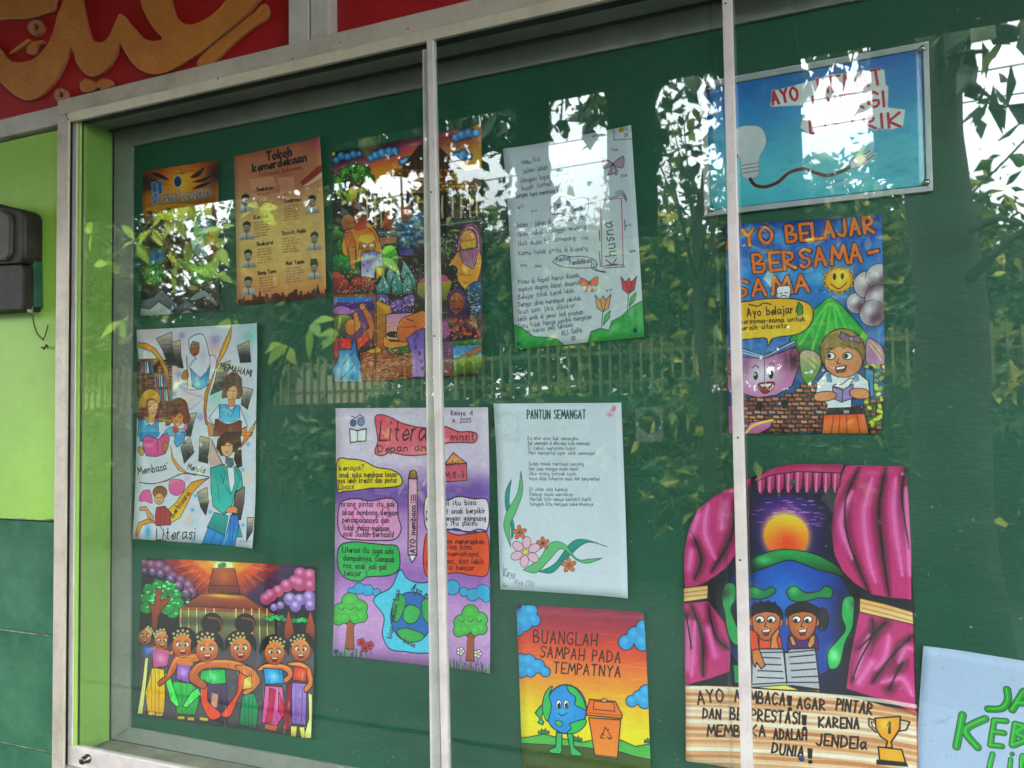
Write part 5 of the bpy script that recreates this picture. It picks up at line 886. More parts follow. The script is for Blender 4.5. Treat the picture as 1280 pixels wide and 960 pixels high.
M['glass'] = glassmat('pane_glass'); M['plastic'] = glassmat('clear_plastic', haze=.05, R0=.05)
def leafmat(name, cs, tr=.5):
    m = bpy.data.materials.new(name); m.use_nodes = True; t = m.node_tree; b = t.nodes['Principled BSDF']; L = t.links.new; o = t.nodes['Material Output']
    g = N(t, 'ShaderNodeNewGeometry'); r = N(t, 'ShaderNodeValToRGB'); e = r.color_ramp.elements; e[0].color = srgb(cs[0]); e[1].color = srgb(cs[-1])
    for i, c in enumerate(cs[1:-1]): k = e.new((i+1)/(len(cs)-1)); k.color = srgb(c)
    L(g.outputs['Random Per Island'], r.inputs[0]); L(r.outputs[0], b.inputs['Base Color']); b.inputs['Roughness'].default_value = .45
    tl = N(t, 'ShaderNodeBsdfTranslucent'); L(r.outputs[0], tl.inputs[0]); mx = N(t, 'ShaderNodeMixShader', Fac=tr); L(b.outputs[0], mx.inputs[1]); L(tl.outputs[0], mx.inputs[2]); L(mx.outputs[0], o.inputs[0]); return m
M['leaf'] = leafmat('leaf_mid', ['0e1f0c', '14290f', '1c3614', '24401a', '355522', '8c9434', 'd0cc5a'], .3); M['leaf_dark'] = leafmat('leaf_dark', ['0c180a', '12220f', '1c3216', '2c4420', '7c8430'], .2); M['leaf_bright'] = leafmat('leaf_bright', ['86b030', 'a8cc40', 'c8dc58'], .5)  # yellow ramp ends put sunlit glints into the leaf colour
# ------------------------------------------------------------------ ground and building shell
WY = .03                                      # face of the wall
gz = 0.0
o = obj('ground', [(-600, -600, -.02), (600, -600, -.02), (600, 600, -.02), (-600, 600, -.02)], [(0, 1, 2, 3)], M['moss'], origin=(0, 0, -.02)); tag(o, kind='structure')
o = box('road', (-60, 60, -6.6, -2.5, -.015, .004), M['asphalt']); tag(o, kind='structure')
o = box('kerb', (-60, 60, -2.5, -2.351, -.01, .1), M['concrete']); tag(o, kind='structure')
o = box('porch_floor', (-7, 7, -2.35, WY, -.01, .08), M['concrete']); tag(o, kind='structure')
XL, XR, ZT, ZB, YB = -1.377, .80, 2.2066, .9793, BD-GL
def X1(px, py, L=GL): return float(hit(px, py, L)[0])
def Z1(px, py, L=GL): return float(hit(px, py, L)[2])
zt_tile = Z1(33, 650, GL+WY); OX = X1(69, 500)
wall = thing('school_wall', (-2, WY, 0), 'lime green painted wall with dark green marbled tiles along its foot', 'wall')
box('plaster', (-7, OX+.004, WY, WY+.15, zt_tile, 2.205), M['lime'], wall); box('plaster', (XR+.03, 7, WY, WY+.15, zt_tile, 2.205), M['lime'], wall); box('core', (-7, 7, WY+.15, WY+.3, 0, 3.6), M['concrete'], wall)

for a_, b_, z_ in ((-7, OX+.004, zt_tile-.002), (OX+.0042, XR+.0298, ZB-.12), (XR+.03, 7, zt_tile-.002)): box('mortar_bed', (a_, b_, WY+.004, WY+.148, 0, z_), M['grout'], wall)
th = (Z1(33, 650, GL+WY)-Z1(33, 935, GL+WY))/2; tw = .25; tm = None
for r_i in range(int(zt_tile/th)+1):
    for c_i in range(-6, 8):
        x0 = OX+.002+(c_i-1)*tw; z1 = zt_tile-.002-r_i*th; z0 = max(.085, z1-th+.0045)
        if z1 < .1: continue
        if x0+tw > OX+.01 and x0 < XR+.04:
            if z0 > ZB-.14: continue
            z1 = min(z1, ZB-.122)
        if tm is None or abs((z1-z0)-(th-.0045)) > .001:
            o = box('tile', (x0+.0015, x0+tw-.0015, WY-.002, WY+.006, z0, z1), M['tile'], wall, bev=.0012, seg=1)
            if tm is None: tm = o.data; t0_ = Vector((x0, 0, z0))
        else:
            o = bpy.data.objects.new('tile', tm); COL.objects.link(o); o.parent = wall; o.location = Vector((x0, 0, z0))-t0_
            b = o.modifiers.new('b', 'BEVEL'); b.width = .0012; b.segments = 1
# ------------------------------------------------------------------ red name board over the case
sign = thing('name_board', (-1, WY, 2.2), 'dark red board with raised golden Arabic calligraphy above the notice case', 'sign')
SY = WY+.012
box('panel', (-2.6, X1(361, 30, GL+SY)+.02, SY, SY+.02, 2.226, 3.0), M['red'], sign); box('panel', (X1(412, 30, GL+SY)-.02, 1.6, SY, SY+.02, 2.226, 3.0), M['red'], sign)
za, zb = Z1(20, 145, GL+WY-.012), Z1(20, 168, GL+WY-.012)
o = box('moulding', (-2.6, -1.40, WY-.014, WY+.011, zb, za), M['white'], sign, bev=.003); o['label'] = 'white moulding strip under the red panel'
for a, b_ in ((361, 386.5), (388.5, 412)): box('divider', (X1(a, 30, GL+WY-.01), X1(b_, 30, GL+WY-.01), WY-.012, SY+.0195, 2.227, 3.0), M['white'], sign, bev=.003)
def SG(s): P = pts(s)/3.657; return [(X1(x, y, GL+SY-.009), Z1(x, y, GL+SY-.009)) for x, y in cat(P, True, 3)]
for nm, s_ in (('letter', '-260 330 -200 380 -100 340 -40 330 0 375 60 430 120 458 180 440 240 380 290 290 322 215 345 280 385 335 430 348 480 320 520 260 545 195 560 220 600 285 650 325 700 338 760 330 850 280 920 235 1010 160 1100 85 1180 0 1260 -110 1330 -240 1180 -260 1110 -120 1030 0 980 55 920 95 860 110 810 85 785 30 770 -60 760 -220 640 -240 620 -120 640 0 660 60 700 130 740 175 700 185 650 170 600 115 550 60 525 100 500 160 470 190 440 190 415 175 395 120 380 50 370 0 360 -140 330 -300 250 -300 290 -120 285 0 262 60 245 130 215 200 170 255 120 280 60 280 20 255 0 225 -60 180 -140 220 -220 240'),
               ('letter', '-260 90 -100 96 0 88 130 82 200 62 245 44 250 5 245 -60 0 -60 -260 -60'), ('letter', '903 302 906 268 960 215 1060 135 1150 60 1212 12 1222 75 1150 130 1050 210 965 292'),
               ('diacritic', '40 247 60 225 120 180 128 178 140 185 128 196 80 230'), ('diacritic', '120 215 140 195 190 182 192 195 165 212 155 245 130 248 120 235'),
               ('dot', '362 385 388 358 425 372 440 400 400 422 372 415'), ('dot', '440 378 462 358 498 362 512 385 480 408 450 404')):
    prism(nm, SG(s_), SY-.009, SY-.0005, M['gold'], sign, bev=.003, mat2=M['gold_edge'])
def ring(nm, cx, cy, r, r2):
    bm = []; n = 18; vs = []; fs = []
    for k in range(n):
        a = k*2*math.pi/n
        for rr, yy in ((r, SY-.0005), (r*.9, SY-.007), (r2*1.15, SY-.007), (r2*.9, SY-.0005)):
            x, z = X1((cx+rr*math.cos(a))/3.657, (cy+rr*math.sin(a))/3.657, GL+WY), Z1((cx+rr*math.cos(a))/3.657, (cy+rr*math.sin(a))/3.657, GL+WY); vs.append((x, yy, z))
    for k in range(n): fs += [(k*4+i, k*4+i+1, ((k+1) % n)*4+i+1, ((k+1) % n)*4+i) for i in range(3)]
    return obj(nm, vs, fs, M['gold_edge'], sign)
ring('diacritic', 150, 120, 38, 15); ring('dot', 265, 430, 34, 13)
# ------------------------------------------------------------------ the notice case
case = thing('notice_case', ((XL+XR)/2, 0, ZB), 'glazed aluminium notice case with a green board and sliding glass doors', 'display case')
FW = -.004
zo = Z1(72, 125.5, GL+FW); zi = Z1(94, 149, GL+FW)
Xo, Xf = X1(68.5, 500, GL+FW), X1(82, 500, GL+FW)
lip = (zo-zi)*.33
box('top_rail', (Xo, XR+.05, FW, .0035, zi+lip, zo), M['alu'], case, bev=.0015); box('top_channel', (Xo, XR+.05, .0036, WY+.02, ZT+.013, zo-.001), M['alu_in'], case)
v, f = boxv(Xo+(Xf-Xo), XR+.04, 0, .008, zi, zi+lip); v = np.array(v); v[[0, 1, 4, 5], 1] = [0.001, FW+.0005, .001, FW+.0005]; obj('top_lip', v, f, M['alu_lit'], case)
box('left_stile', (Xo, Xf, FW, .001, ZB-.13, zi+lip-.0006), M['alu'], case, bev=.0015)
box('left_lip', (Xf-.0005, Xf+.0008, FW+.0008, .0008, ZB-.13, zi-.0005), M['alu_lit'], case); box('gap_shade', (Xo, X1(87.6, 500, GL+.010), .0012, WY+.02, ZB-.13, ZT+.02), M['dark'], case)  # near-black box paints the shade of the cavity behind the stile
box('right_stile', (XR, XR+.05, FW, WY+.02, ZB-.13, zi+lip-.0006), M['alu'], case, bev=.0015); box('bottom_rail', (Xf+.0005, XR-.0005, FW, WY+.02, ZB-.13, ZB-.085), M['alu'], case, bev=.0015)
box('board', (XL-.02, XR+.02, YB, YB+.012, ZB-.02, ZT+.02), M['board'], case)
bx0, bz0, bz1 = -1.3285, 1.6-.592, 1.6+.571
def back_strip(name, poly):
    prism(name, poly, YB-.007, YB-.0005, M['alu_in'], case, bev=.001)
e = .0004
back_strip('back_frame', [(XL, ZB), (bx0-e, bz0-e), (bx0-e, bz1+e), (XL, ZT)]); back_strip('back_frame', [(XL+e, ZT), (XR-e, ZT), (XR-.045, bz1), (bx0, bz1+e)]); back_strip('back_frame', [(XL+e, ZB), (bx0, bz0-e), (XR-.045, bz0), (XR-e, ZB)])
box('side_panel', (XL-.012, XL-.001, .012, YB, ZB, ZT), M['lime2'], case); box('side_panel', (XR+.001, XR+.012, .034, YB, ZB, ZT), M['lime2'], case)
box('corner_bead', (XL-.0005, XL+.003, YB-.0088, YB-.0072, ZB+.001, ZT-.001), M['alu_in'], case); box('seam', (XL-.0008, XL+.0012, YB-.0115, YB-.009, ZB+.001, ZT-.001), M['gasket'], case); box('seam', (XL-.0008, XL+.0015, .0165, .0195, ZB+.001, ZT-.001), M['gasket'], case)
box('ceiling_panel', (XL-.02, XR+.02, .004, YB+.01, ZT+.001, ZT+.012), M['alu_in'], case); box('ceiling_seam', (XL+.001, XR, YB-.022, YB-.016, ZT-.003, ZT+.0005), M['gasket'], case); box('top_track', (XL, XR, .004, .030, ZT-.004, ZT+.0008), M['gasket'], case)
box('sill_panel', (XL-.02, XR+.02, .0225, YB-.0075, ZB-.012, ZB-.001), M['sill'], case); box('bottom_track', (XL-.02, XR, .003, .022, ZB-.084, ZB-.02), M['alu_in'], case)
# sliding doors: stiles and panes
def slab(name, quad, y0, y1, m, parent, bev=.0012):
    """quad: photo corners TL TR BR BL of the front face"""
    P = [hit(x, y, GL+y0) for x, y in quad]; vs = [(p[0], y0, p[2]) for p in P]+[(p[0], y1, p[2]) for p in P]
    o = obj(name, vs, [(0, 1, 2, 3), (7, 6, 5, 4), (0, 4, 5, 1), (1, 5, 6, 2), (2, 6, 7, 3), (3, 7, 4, 0)], m, parent)
    b = o.modifiers.new('b', 'BEVEL'); b.width = bev; b.segments = 2; return o
zd0, zd1 = ZB-.078, ZT-.0045
def qx(xt, yt, xb, yb, dx): return None
def door(label, xa, xb, y, stiles, n):
    """one sliding door as a part of the case, its glass and stiles as sub-parts"""
    d = box('sliding_door', (xa, xb, y-.0058, y+.0058, ZB-.078, zbr), M['alu_bar'], case, bev=.001); d['label'] = label
    return d
zbr = Z1(91, 932.5, GL+.010); xdl0, xdl1 = X1(87.7, 500, GL+.010), X1(93.5, 500, GL+.010)
bar1r = [(527.5, 62), (536, 60), (552, 1010), (538, 1010)]; bar1f = [(533, 50), (541.3, 49), (561, 1010), (552.5, 1010)]; bar2 = [(901.8, -30), (914, -30), (942, 1010), (927, 1010)]
xb1 = X1(540, 500, GL+.01); xb2 = X1(914, 500, GL+.01)
dl = door('left sliding door of the case with a lock on its bottom rail', xdl0, xb1-.004, .016, None, 0)
box('stile', (xdl0, xdl1, .0102, .0145, zbr+.0005, zd1), M['alu_bar'], dl, bev=.001)
box('gasket', (xdl1-.0030, xdl1-.0002, .0146, .0178, zbr+.0005, zd1), M['gasket'], dl)
slab('stile', bar1r, .0105, .021, M['alu_bar'], dl); box('pane', (xdl1-.0018, xb1, .0148, .0176, zbr-.005, zd1), M['glass'], dl)
dm = door('middle sliding door of the case', xb1-.002, xb2-.002, .004, None, 1)
slab('stile', bar1f, -.002, .0098, M['alu_bar'], dm); slab('stile', bar2, -.002, .0098, M['alu_bar'], dm); box('pane', (xb1-.003, xb2-.010, .0025, .0053, zbr-.005, zd1), M['glass'], dm)
dr = door('right sliding door of the case', xb2+.0005, XR-.002, .016, None, 2)
box('pane', (xb2-.016, XR-.02, .0148, .0176, zbr-.005, zd1), M['glass'], dr); box('stile', (XR-.02, XR-.002, .0105, .0215, zbr+.0005, zd1), M['alu_bar'], dr, bev=.001)
for (a, b, c, d), dd, yy in (((795.5, 509, 828.5, 552), dm, .0018), ((622, 515, 648, 553), dm, .0018)):
    x0, x1, z0, z1 = X1(a, d, GL+yy), X1(c, b, GL+yy), Z1(c, d, GL+yy), Z1(a, b, GL+yy); cx, cz = (x0+x1)/2, (z0+z1)/2+.003; vs = []; fs = []; n = 32; r = (x1-x0)*.46
    for k in range(n):
        t = k*2*math.pi/n; ct, st = math.cos(t), math.sin(t); s_ = min(abs((x1-x0)/2/ct) if abs(ct) > 1e-6 else 9, ((z1-cz) if st > 0 else (cz-z0))/abs(st) if abs(st) > 1e-6 else 9)
        vs += [(cx+s_*ct, yy+.0003, cz+s_*st), (cx+s_*ct, yy-.0015, cz+s_*st), (cx+r*ct, yy-.0018, cz+r*st), (cx+r*.93*ct, yy+.0003, cz+r*.93*st)]
    for k in range(n): fs += [(k*4+i, k*4+i+1, ((k+1) % n)*4+i+1, ((k+1) % n)*4+i) for i in range(3)]
    o = obj('finger_pull', vs, fs, M['plastic'], dd); o['label'] = 'clear plastic finger pull with a round recess'
for bx_, by_, Lq, pr in ((907, 4, GL-.0022, dm), (922.5, 547, GL-.0022, dm), (925, 700, GL-.0022, dm), (539, 240, GL-.0022, dm), (543, 420, GL-.0022, dm), (89.5, 300, GL+.01, dl), (90, 640, GL+.01, dl)):
    q_ = hit(bx_, by_, Lq); lathe('screw', tuple(q_), (0, -1, 0), [(-.0008, .0016), (.0004, .0016), (.0009, .0008)], M['brass'], pr, 10)
for bx_, by_ in ((130, 132.5), (272, 100), (366, 76), (425, 55), (208, 113), (510, 38)):
    q_ = hit(bx_, by_-2, GL+FW); lathe('rivet', tuple(q_), (0, -1, 0), [(-.0008, .0017), (.0003, .0015), (.0007, .0007)], M['brass'], case, 10)
mz = hit(87, 147, GL+FW); prism('mitre_seam', [(Xf-.0065, zi+lip+.0005), (Xf-.0055, zi+lip+.0009), (Xf+.0008, zi+.0022), (Xf, zi+.0014)], FW-.0004, FW+.001, M['dark'], case)
box('joint_line', (-7, OX+.003, WY-.0006, WY+.003, zt_tile-.0022, zt_tile+.0012), M['dark'], wall)
for k in range(26):
    q_ = OX-.24*random.random()-.002; box('paint_chip', (q_, q_+.004+.014*random.random(), WY-.0011, WY-.0001, zt_tile+.001, zt_tile+.0022+.0025*random.random()), M['grout'], wall) if k < 12 else None
c = hit(103, 951, GL-.002); lathe('lock', (c[0], .0105, c[2]), (0, -1, 0), [(0, .0085), (.003, .0085), (.0035, .0072), (.014, .0068), (.0155, .0058)], M['brass'], dl, 20); 
c2_ = hit(102.2, 951, GL-.005); box('keyhole', (c2_[0]-.0008, c2_[0]+.0008, -.0056, -.0049, c2_[2]-.003, c2_[2]+.003), M['dark'], dl)
# ------------------------------------------------------------------ papers on the board
def artmat(key, rough=.6, coat=0):
    m = bpy.data.materials.new('print_'+key); m.use_nodes = True; t = m.node_tree; b = t.nodes['Principled BSDF']; L = t.links.new
    im = N(t, 'ShaderNodeTexImage'); im.image = ART[key].image('print_'+key); im.interpolation = 'Cubic'; uv = N(t, 'ShaderNodeUVMap', uv_map='UVMap'); L(uv.outputs[0], im.inputs[0]); L(im.outputs[0], b.inputs['Base Color'])
    b.inputs['Roughness'].default_value = rough; b.inputs['Coat Weight'].default_value = coat; b.inputs['Coat Roughness'].default_value = .12
    n = N(t, 'ShaderNodeTexNoise', Scale=350.0, Detail=3.0); tc = N(t, 'ShaderNodeTexCoord'); L(tc.outputs['Object'], n.inputs[0]); bp = N(t, 'ShaderNodeBump', Strength=.12, Distance=.001); L(n.outputs[0], bp.inputs['Height']); L(bp.outputs[0], b.inputs['Normal']); return m
def resample(P, n):
    P = np.array(P, float); d = np.r_[0, np.cumsum(np.hypot(*np.diff(P, axis=0).T))]; t = np.linspace(0, d[-1], n); return np.stack([np.interp(t, d, P[:, 0]), np.interp(t, d, P[:, 1])], 1)
def sheet3d(name, key, top, right, bottom, left, parent, curl=.004, seed=0, nu=17, nv=21, lift=.003, rough=.6, coat=0):
    T, B, Lf, R = resample(top, nu), resample(bottom, nu), resample(left, nv), resample(right, nv); A = ART[key]; vs = []; uvs = []; rs = np.random.RandomState(seed)
    ph = rs.rand(6)*6.28; cc = rs.rand(4)
    for j in range(nv):
        v_ = j/(nv-1)
        for i in range(nu):
            u = i/(nu-1)
            p = (1-v_)*T[i]+v_*B[i]+(1-u)*Lf[j]+u*R[j]-((1-u)*(1-v_)*T[0]+u*(1-v_)*T[-1]+(1-u)*v_*B[0]+u*v_*B[-1])
            P = hit(p[0], p[1], BD)
            dep = lift+curl*.45*(1+math.sin(u*5+ph[0]+v_*2)*math.sin(v_*6+ph[1]))*.5
            for k, (a, b) in enumerate(((0, 0), (1, 0), (0, 1), (1, 1))): d = math.hypot(u-a, v_-b); dep += curl*(.3+2.2*cc[k]**2)*max(0, 1-d/.32)**2
            dep += curl*.3*(abs(u-.5)*2)**6
            vs.append((P[0], YB-dep, P[2])); uvs.append(((P[0]-A.x0)/(A.x1-A.x0), (P[2]-A.z0)/(A.z1-A.z0)))
    fs = [(j*nu+i, (j+1)*nu+i, (j+1)*nu+i+1, j*nu+i+1) for j in range(nv-1) for i in range(nu-1)]
    o = obj(name, vs, fs, artmat(key, rough, coat), parent, smooth=True); uvl = o.data.uv_layers.new(name='UVMap')
    for l in o.data.loops: uvl.data[l.index].uv = uvs[l.vertex_index]
    s_ = o.modifiers.new('s', 'SOLIDIFY'); s_.thickness = .0004; s_.offset = -1; return o
def pin(p, px, py, m, r=.0042):
    P = hit(px, py, BD-.004); return lathe('pin', (P[0], YB-.0035, P[2]), (0, -1, 0), [(0, r), (.0015, r), (.0028, r*.75), (.0034, r*.3)], m, p, 14)
def poster(key, label, catg, corners=None, edges=None, pins=(), name='poster', **k):
    if corners: a, b, c, d = corners; top, right, bottom, left = [a, b], [b, c], [d, c], [a, d]
    else: top, right, bottom, left = edges
    ctr = hit(*np.mean([top[0], top[-1], bottom[0], bottom[-1]], 0), BD)
    t = thing(name, (ctr[0], YB, ctr[2]), label, catg); sheet3d('sheet', key, top, right, bottom, left, t, **k)
    for q in pins: pin(t, *q)
    return t
poster('hero', 'dark busy painting of fighters over grey rocks under blue word Pahlawan, top left', 'poster', c1, seed=1, curl=.003)
poster('figures', 'orange brown printed sheet titled Tokoh kemerdekaan with small grey portraits', 'poster', c2, seed=2)
poster('market', 'large crowded village painting with a thatched house, blue curly clouds and many bushes', 'poster', c3, seed=3, pins=((417.5, 193, M['pin_y']), (595, 159, M['pin_y'])), curl=.003)
poster('pantun_hand', 'grey white sheet of handwritten verses with bows and two tulips on green hills', 'poster', c4, seed=4, pins=((642, 190, M['pin_r']), (777, 162.5, M['pin_y']), (648.5, 429, M['pin_g']), (794.5, 413, M['pin_b'])), curl=.003)
poster('study', 'poster titled AYO BELAJAR BERSAMA-SAMA with a green volcano, smiling book and schoolchild', 'poster', None, ([c6[0], c6[1]], [c6[1], (1105, 400), (1105.5, 470), (1103, 515), c6[2]], [c6[3], c6[2]], [c6[0], c6[3]]), seed=5)
poster('literacy_white', 'white watercolour poster lettered Literasi with reading students, gold ribbons and a teal coat', 'poster', c7, seed=6, curl=.006)
poster('dancers', 'painting of seven dancers in bright skirts before a brown joglo roof and sunset', 'poster', c8, seed=7, curl=.005)
poster('literacy_pink', 'purple pink poster with speech bubbles, a pencil, a globe and two green trees', 'poster', c9, seed=8, curl=.004)
poster('pantun_flower', 'white sheet titled PANTUN SEMANGAT with a pink flower and green ribbons at its foot', 'poster', c10, seed=9, curl=.006, pins=((633.5, 730.5, M['plastic'], .005), (777, 739.5, M['plastic'], .005)))
poster('rubbish', 'orange and yellow poster BUANGLAH SAMPAH PADA TEMPATNYA with a globe figure and orange bin', 'poster', c11, seed=10, pins=((650, 757, M['pin_k']),), curl=.004)
poster('window', 'tall poster with pink curtains, two children reading and a gold trophy, arched at top left', 'poster', None, ([(873, 637), (894, 619), (919, 608), (948, 592), (970, 584), (986, 580.5), (1020, 580), (1057, 581), (1133, 583)], [(1133, 583), (1141, 727), (1146, 893), (1147.5, 989)], [(858.7, 947.5), (935, 962), (1147.5, 989)], [(873, 637), (863, 658), (857, 682), (855.5, 710), (856.7, 810), (858.7, 947.5)]), seed=11, pins=((991.5, 603, M['pin_g']), (1002, 948, M['pin_b'])), nu=33, nv=33, curl=.003)
poster('clean', 'pale blue white sheet with fat green letters JA KEB LIN at the lower right', 'poster', c13, seed=12, curl=.003)
t5 = thing('safety_sign', tuple(hit(1021, 165, BD-.005)), 'framed blue sign with a light bulb, plug and red letters about saving electricity', 'sign')
sheet3d('sheet', 'electric', [c5[0], c5[1]], [c5[1], c5[2]], [c5[3], c5[2]], [c5[0], c5[3]], t5, curl=.0004, seed=13, lift=.004, rough=.25, coat=.35)
Q = [hit(x, y, BD-.006) for x, y in c5]; Qi = [hit(x, y, BD-.006) for x, y in ((882.5, 110.5), (1153.5, 61), (1158, 232.5), (887, 263))]
for i in range(4):
    j = (i+1) % 4; prism('frame_bar', [(Q[i][0], Q[i][2]), (Q[j][0], Q[j][2]), (Qi[j][0], Qi[j][2]), (Qi[i][0], Qi[i][2])], YB-.0075, YB-.0005, M['frame5'], t5, bev=.0008)
for x, y in ((885, 111), (1152.5, 61), (1158, 228), (889.5, 262)): P = hit(x, y, BD-.008); lathe('screw', (P[0], YB-.007, P[2]), (0, -1, 0), [(0, .0045), (.002, .0045), (.0035, .003), (.004, .001)], M['steel'], t5, 14)
# ------------------------------------------------------------------ electricity meter on the lime wall
YM = -.012
mt = thing('electricity_meter', tuple(hit(20, 320, GL+WY)), 'old black electricity meter with a grey window on the lime wall', 'meter')
def PX(s, L): return [(X1(x, y, L), Z1(x, y, L)) for x, y in pts(s)]
prism('cover', PX('-80 252 -8 253 2 256 26 261 30 268 30 322 25 329 -80 335', GL+YM), YM, WY, M['meter'], mt, bev=.006)
prism('window', PX('-70 262 4 262 12 268 14 278 13 318 7 326 -70 330', GL+YM-.006), YM-.007, YM+.004, M['meter_win'], mt, bev=.005)
prism('terminal_box', PX('-80 336 25 330 28 335 27 387 -80 393', GL+YM), YM+.002, WY, M['meter_low'], mt, bev=.003)
prism('edge_strip', PX('40 322 47.5 321 48.5 384 41 386', GL+.02), .012, WY, M['meter_green'], mt, bev=.001)
lathe('gland', tuple(hit(37, 387, GL-.0)), (0, 0, -1), [(0, .004), (.006, .004)], M['white'], mt, 10)
tube('cable', [tuple(hit(x, y, GL+d)) for x, y, d in ((41, 384, -.01), (41, 396, .004), (43, 408, .018), (47, 418, .024), (54, 425, .025))], .0016, M['cable'], mt)
tube('loose_wire', [tuple(hit(x, y, GL+.024)) for x, y in ((54, 425), (56, 420), (58, 414), (60, 406))], .0009, M['black'], mt, 5)
tube('tape', [tuple(hit(x, y, GL+.024)) for x, y in ((52, 434), (55, 436), (58, 431), (60, 435))], .0018, M['black'], mt, 5)
# ------------------------------------------------------------------ what stands across the porch and street (seen in the glass; blinds and vines added)
def vr(px, py, L):                              # the real point that the glass shows at a photo pixel, L metres away along the mirrored view
    p = hit(px, py, L); return np.array([p[0], -(p[1]), p[2]])
roof = thing('porch_roof', (0, -1, 2.9), 'dark underside of the porch roof over the notice case', 'roof')
ZR = float(hit(900, 88, 3.0)[2]); YE = float(vr(900, 88, 3.0)[1])
box('roof_slab', (-7, 7, YE, WY+.15, ZR, ZR+.14), M['soffit'], roof)
for i in range(7): box('rafter', (-6.2+i*2, -6.12+i*2, YE+.02, WY, ZR-.09, ZR-.001), M['bark'], roof)
def mirx(px, py, L): return float(vr(px, py, L)[0])
LB = -YE+GL
GAPS = ((430, 528, 200), (552, 642, 190), (683, 757, 150), (817, 902, 110), (1001, 1093, 90))  # added blinds: their gaps shape the bright sky patches in the glass
edges = [-200]+[q for g in GAPS for q in g[:2]]+[1150]
bz = [.30, .30, .30, .31, .33, .35]
for i in range(0, len(edges), 2):
    a, b = edges[i], edges[i+1]; pm = (a+b)/2; x0, x1 = mirx(max(a, -150), 180, LB), mirx(b, 150, LB)
    if i == 0: x0 = -6.8
    zb_ = 1.6+LB*(.375 if i == 0 else .27 if pm < 700 else .24 if pm < 1000 else .28)
    o = thing('sky_mask_blind', ((x0+x1)/2, YE, ZR), ['added dark blind masking sky at the far left of the porch edge', 'added dark blind masking sky, second from the left at the porch edge', 'added narrow dark blind masking sky, third from the left at the porch edge', 'added dark blind masking sky, fourth from the left at the porch edge', 'added wide dark blind masking sky, fifth from the left at the porch edge', 'added dark blind masking sky, nearest the thick tree trunk at the porch edge'][i//2], 'blind', 'added blinds that mask the reflected sky')
    n = 9; vs = []; fs = []
    for k in range(n):
        for j in range(2): vs.append((x0+(x1-x0)*j, YE-.02-.012*math.sin(k*1.3), ZR+.06+(zb_-ZR-.06)*k/(n-1)))
    for k in range(n-1): fs.append((k*2, k*2+1, k*2+3, k*2+2))
    c = obj('canvas', vs, fs, M['blind'], o); s_ = c.modifiers.new('s', 'SOLIDIFY'); s_.thickness = .004
    tube('bottom_bar', [(x0, YE-.02, zb_), (x1, YE-.02, zb_)], .02, M['bark'], o)
rs = np.random.RandomState(5)
def leaves(name, C, m, parent, size, shape=(1, .42), droop=.3, n_t=1):
    """a mesh of pointed four-cornered leaves folded along the middle; C: centres"""
    n = len(C); a = rs.rand(n)*6.28; e = rs.randn(n)*.6-droop; d = np.stack([np.cos(a)*np.cos(e), np.sin(a)*np.cos(e), np.sin(e)], 1); u = np.cross(d, rs.randn(n, 3)); u /= np.linalg.norm(u, axis=1)[:, None]; w_ = np.cross(d, u)
    s_ = size*(.35+1.25*rs.rand(n)**1.6)[:, None]; u = u*(.7+.7*rs.rand(n))[:, None]; base = C; tip = C+d*s_; mid = C+d*s_*.42; l = mid+u*s_*shape[1]*.5+w_*s_*.08; r = mid-u*s_*shape[1]*.5+w_*s_*.08; c2 = C+d*s_*.45-w_*s_*.04
    V = np.stack([base, l, tip, r, c2], 1).reshape(-1, 3); F_ = []
    for i in range(n): k = i*5; F_ += [(k, k+4, k+1), (k+1, k+4, k+2), (k+4, k+3, k+2), (k, k+3, k+4)]
    return obj(name, V, F_, m, parent)
def crown(c, r, n, clumps):
    q = rs.randn(clumps, 3); q /= np.linalg.norm(q, axis=1)[:, None]; q *= (rs.rand(clumps)**.4)[:, None]; cc = np.array(c)+q*np.array(r)*.85
    k = rs.randint(0, clumps, n); return cc[k]+rs.randn(n, 3)*np.array(r)*.17
def tree(label, x, y, h, r, n, m, trunk=.12, size=.16, clumps=30, group='trees beyond the fence', zlo=.3):
    t = thing('tree', (x, y, 0), label, 'tree', group); P = [(x, y, 0), (x+rs.randn()*.08, y, h*.3), (x+rs.randn()*.2, y+rs.randn()*.2, h*.6), (x+rs.randn()*.3, y, h*.85)]
    tr = tube('trunk', P, [trunk, trunk*.8, trunk*.6, trunk*.25], M['bark'], t)
    for k in range(6):
        z = h*(.35+.08*k); a = rs.rand()*6.28; f = z/h; b0 = np.array(P[1])*(1-(f-.3)/.3)+np.array(P[2])*((f-.3)/.3) if f < .6 else np.array(P[2]); b0[2] = z
        tube('limb', [tuple(b0), (b0[0]+math.cos(a)*r[0]*.4, b0[1]+math.sin(a)*r[1]*.4, z+h*.08), (b0[0]+math.cos(a)*r[0]*.75, b0[1]+math.sin(a)*r[1]*.75, z+h*.2)], [trunk*.4, trunk*.25, trunk*.08], M['bark'], t, 6)
    leaves('crown', crown((x, y, h*.68), r, int(n*(1.35 if h > 6 else 1)), clumps), m, t, size); return t
FY = -(8.1-GL)                                   # street side fence
fen = thing('street_fence', (0, FY, 0), 'tall mossy wall with a yellow green bamboo picket top across the street', 'fence')
zf0, zf1 = 1.6+8.1*.030, 1.6+8.1*.098
box('base_wall', (-14, 9, FY-.12, FY+.08, -.01, zf0), M['moss'], fen)
vs = []; fs = []
x = -14
while x < 9:
    if rs.rand() < .95:
        w_ = .017+.008*rs.rand(); h_ = zf1+rs.randn()*.03; v, f = boxv(x, x+w_, FY-.02, FY+.02, zf0, h_); k = len(vs); vs += v; fs += [tuple(i+k for i in q) for q in f]
    x += .105+.015*rs.rand()
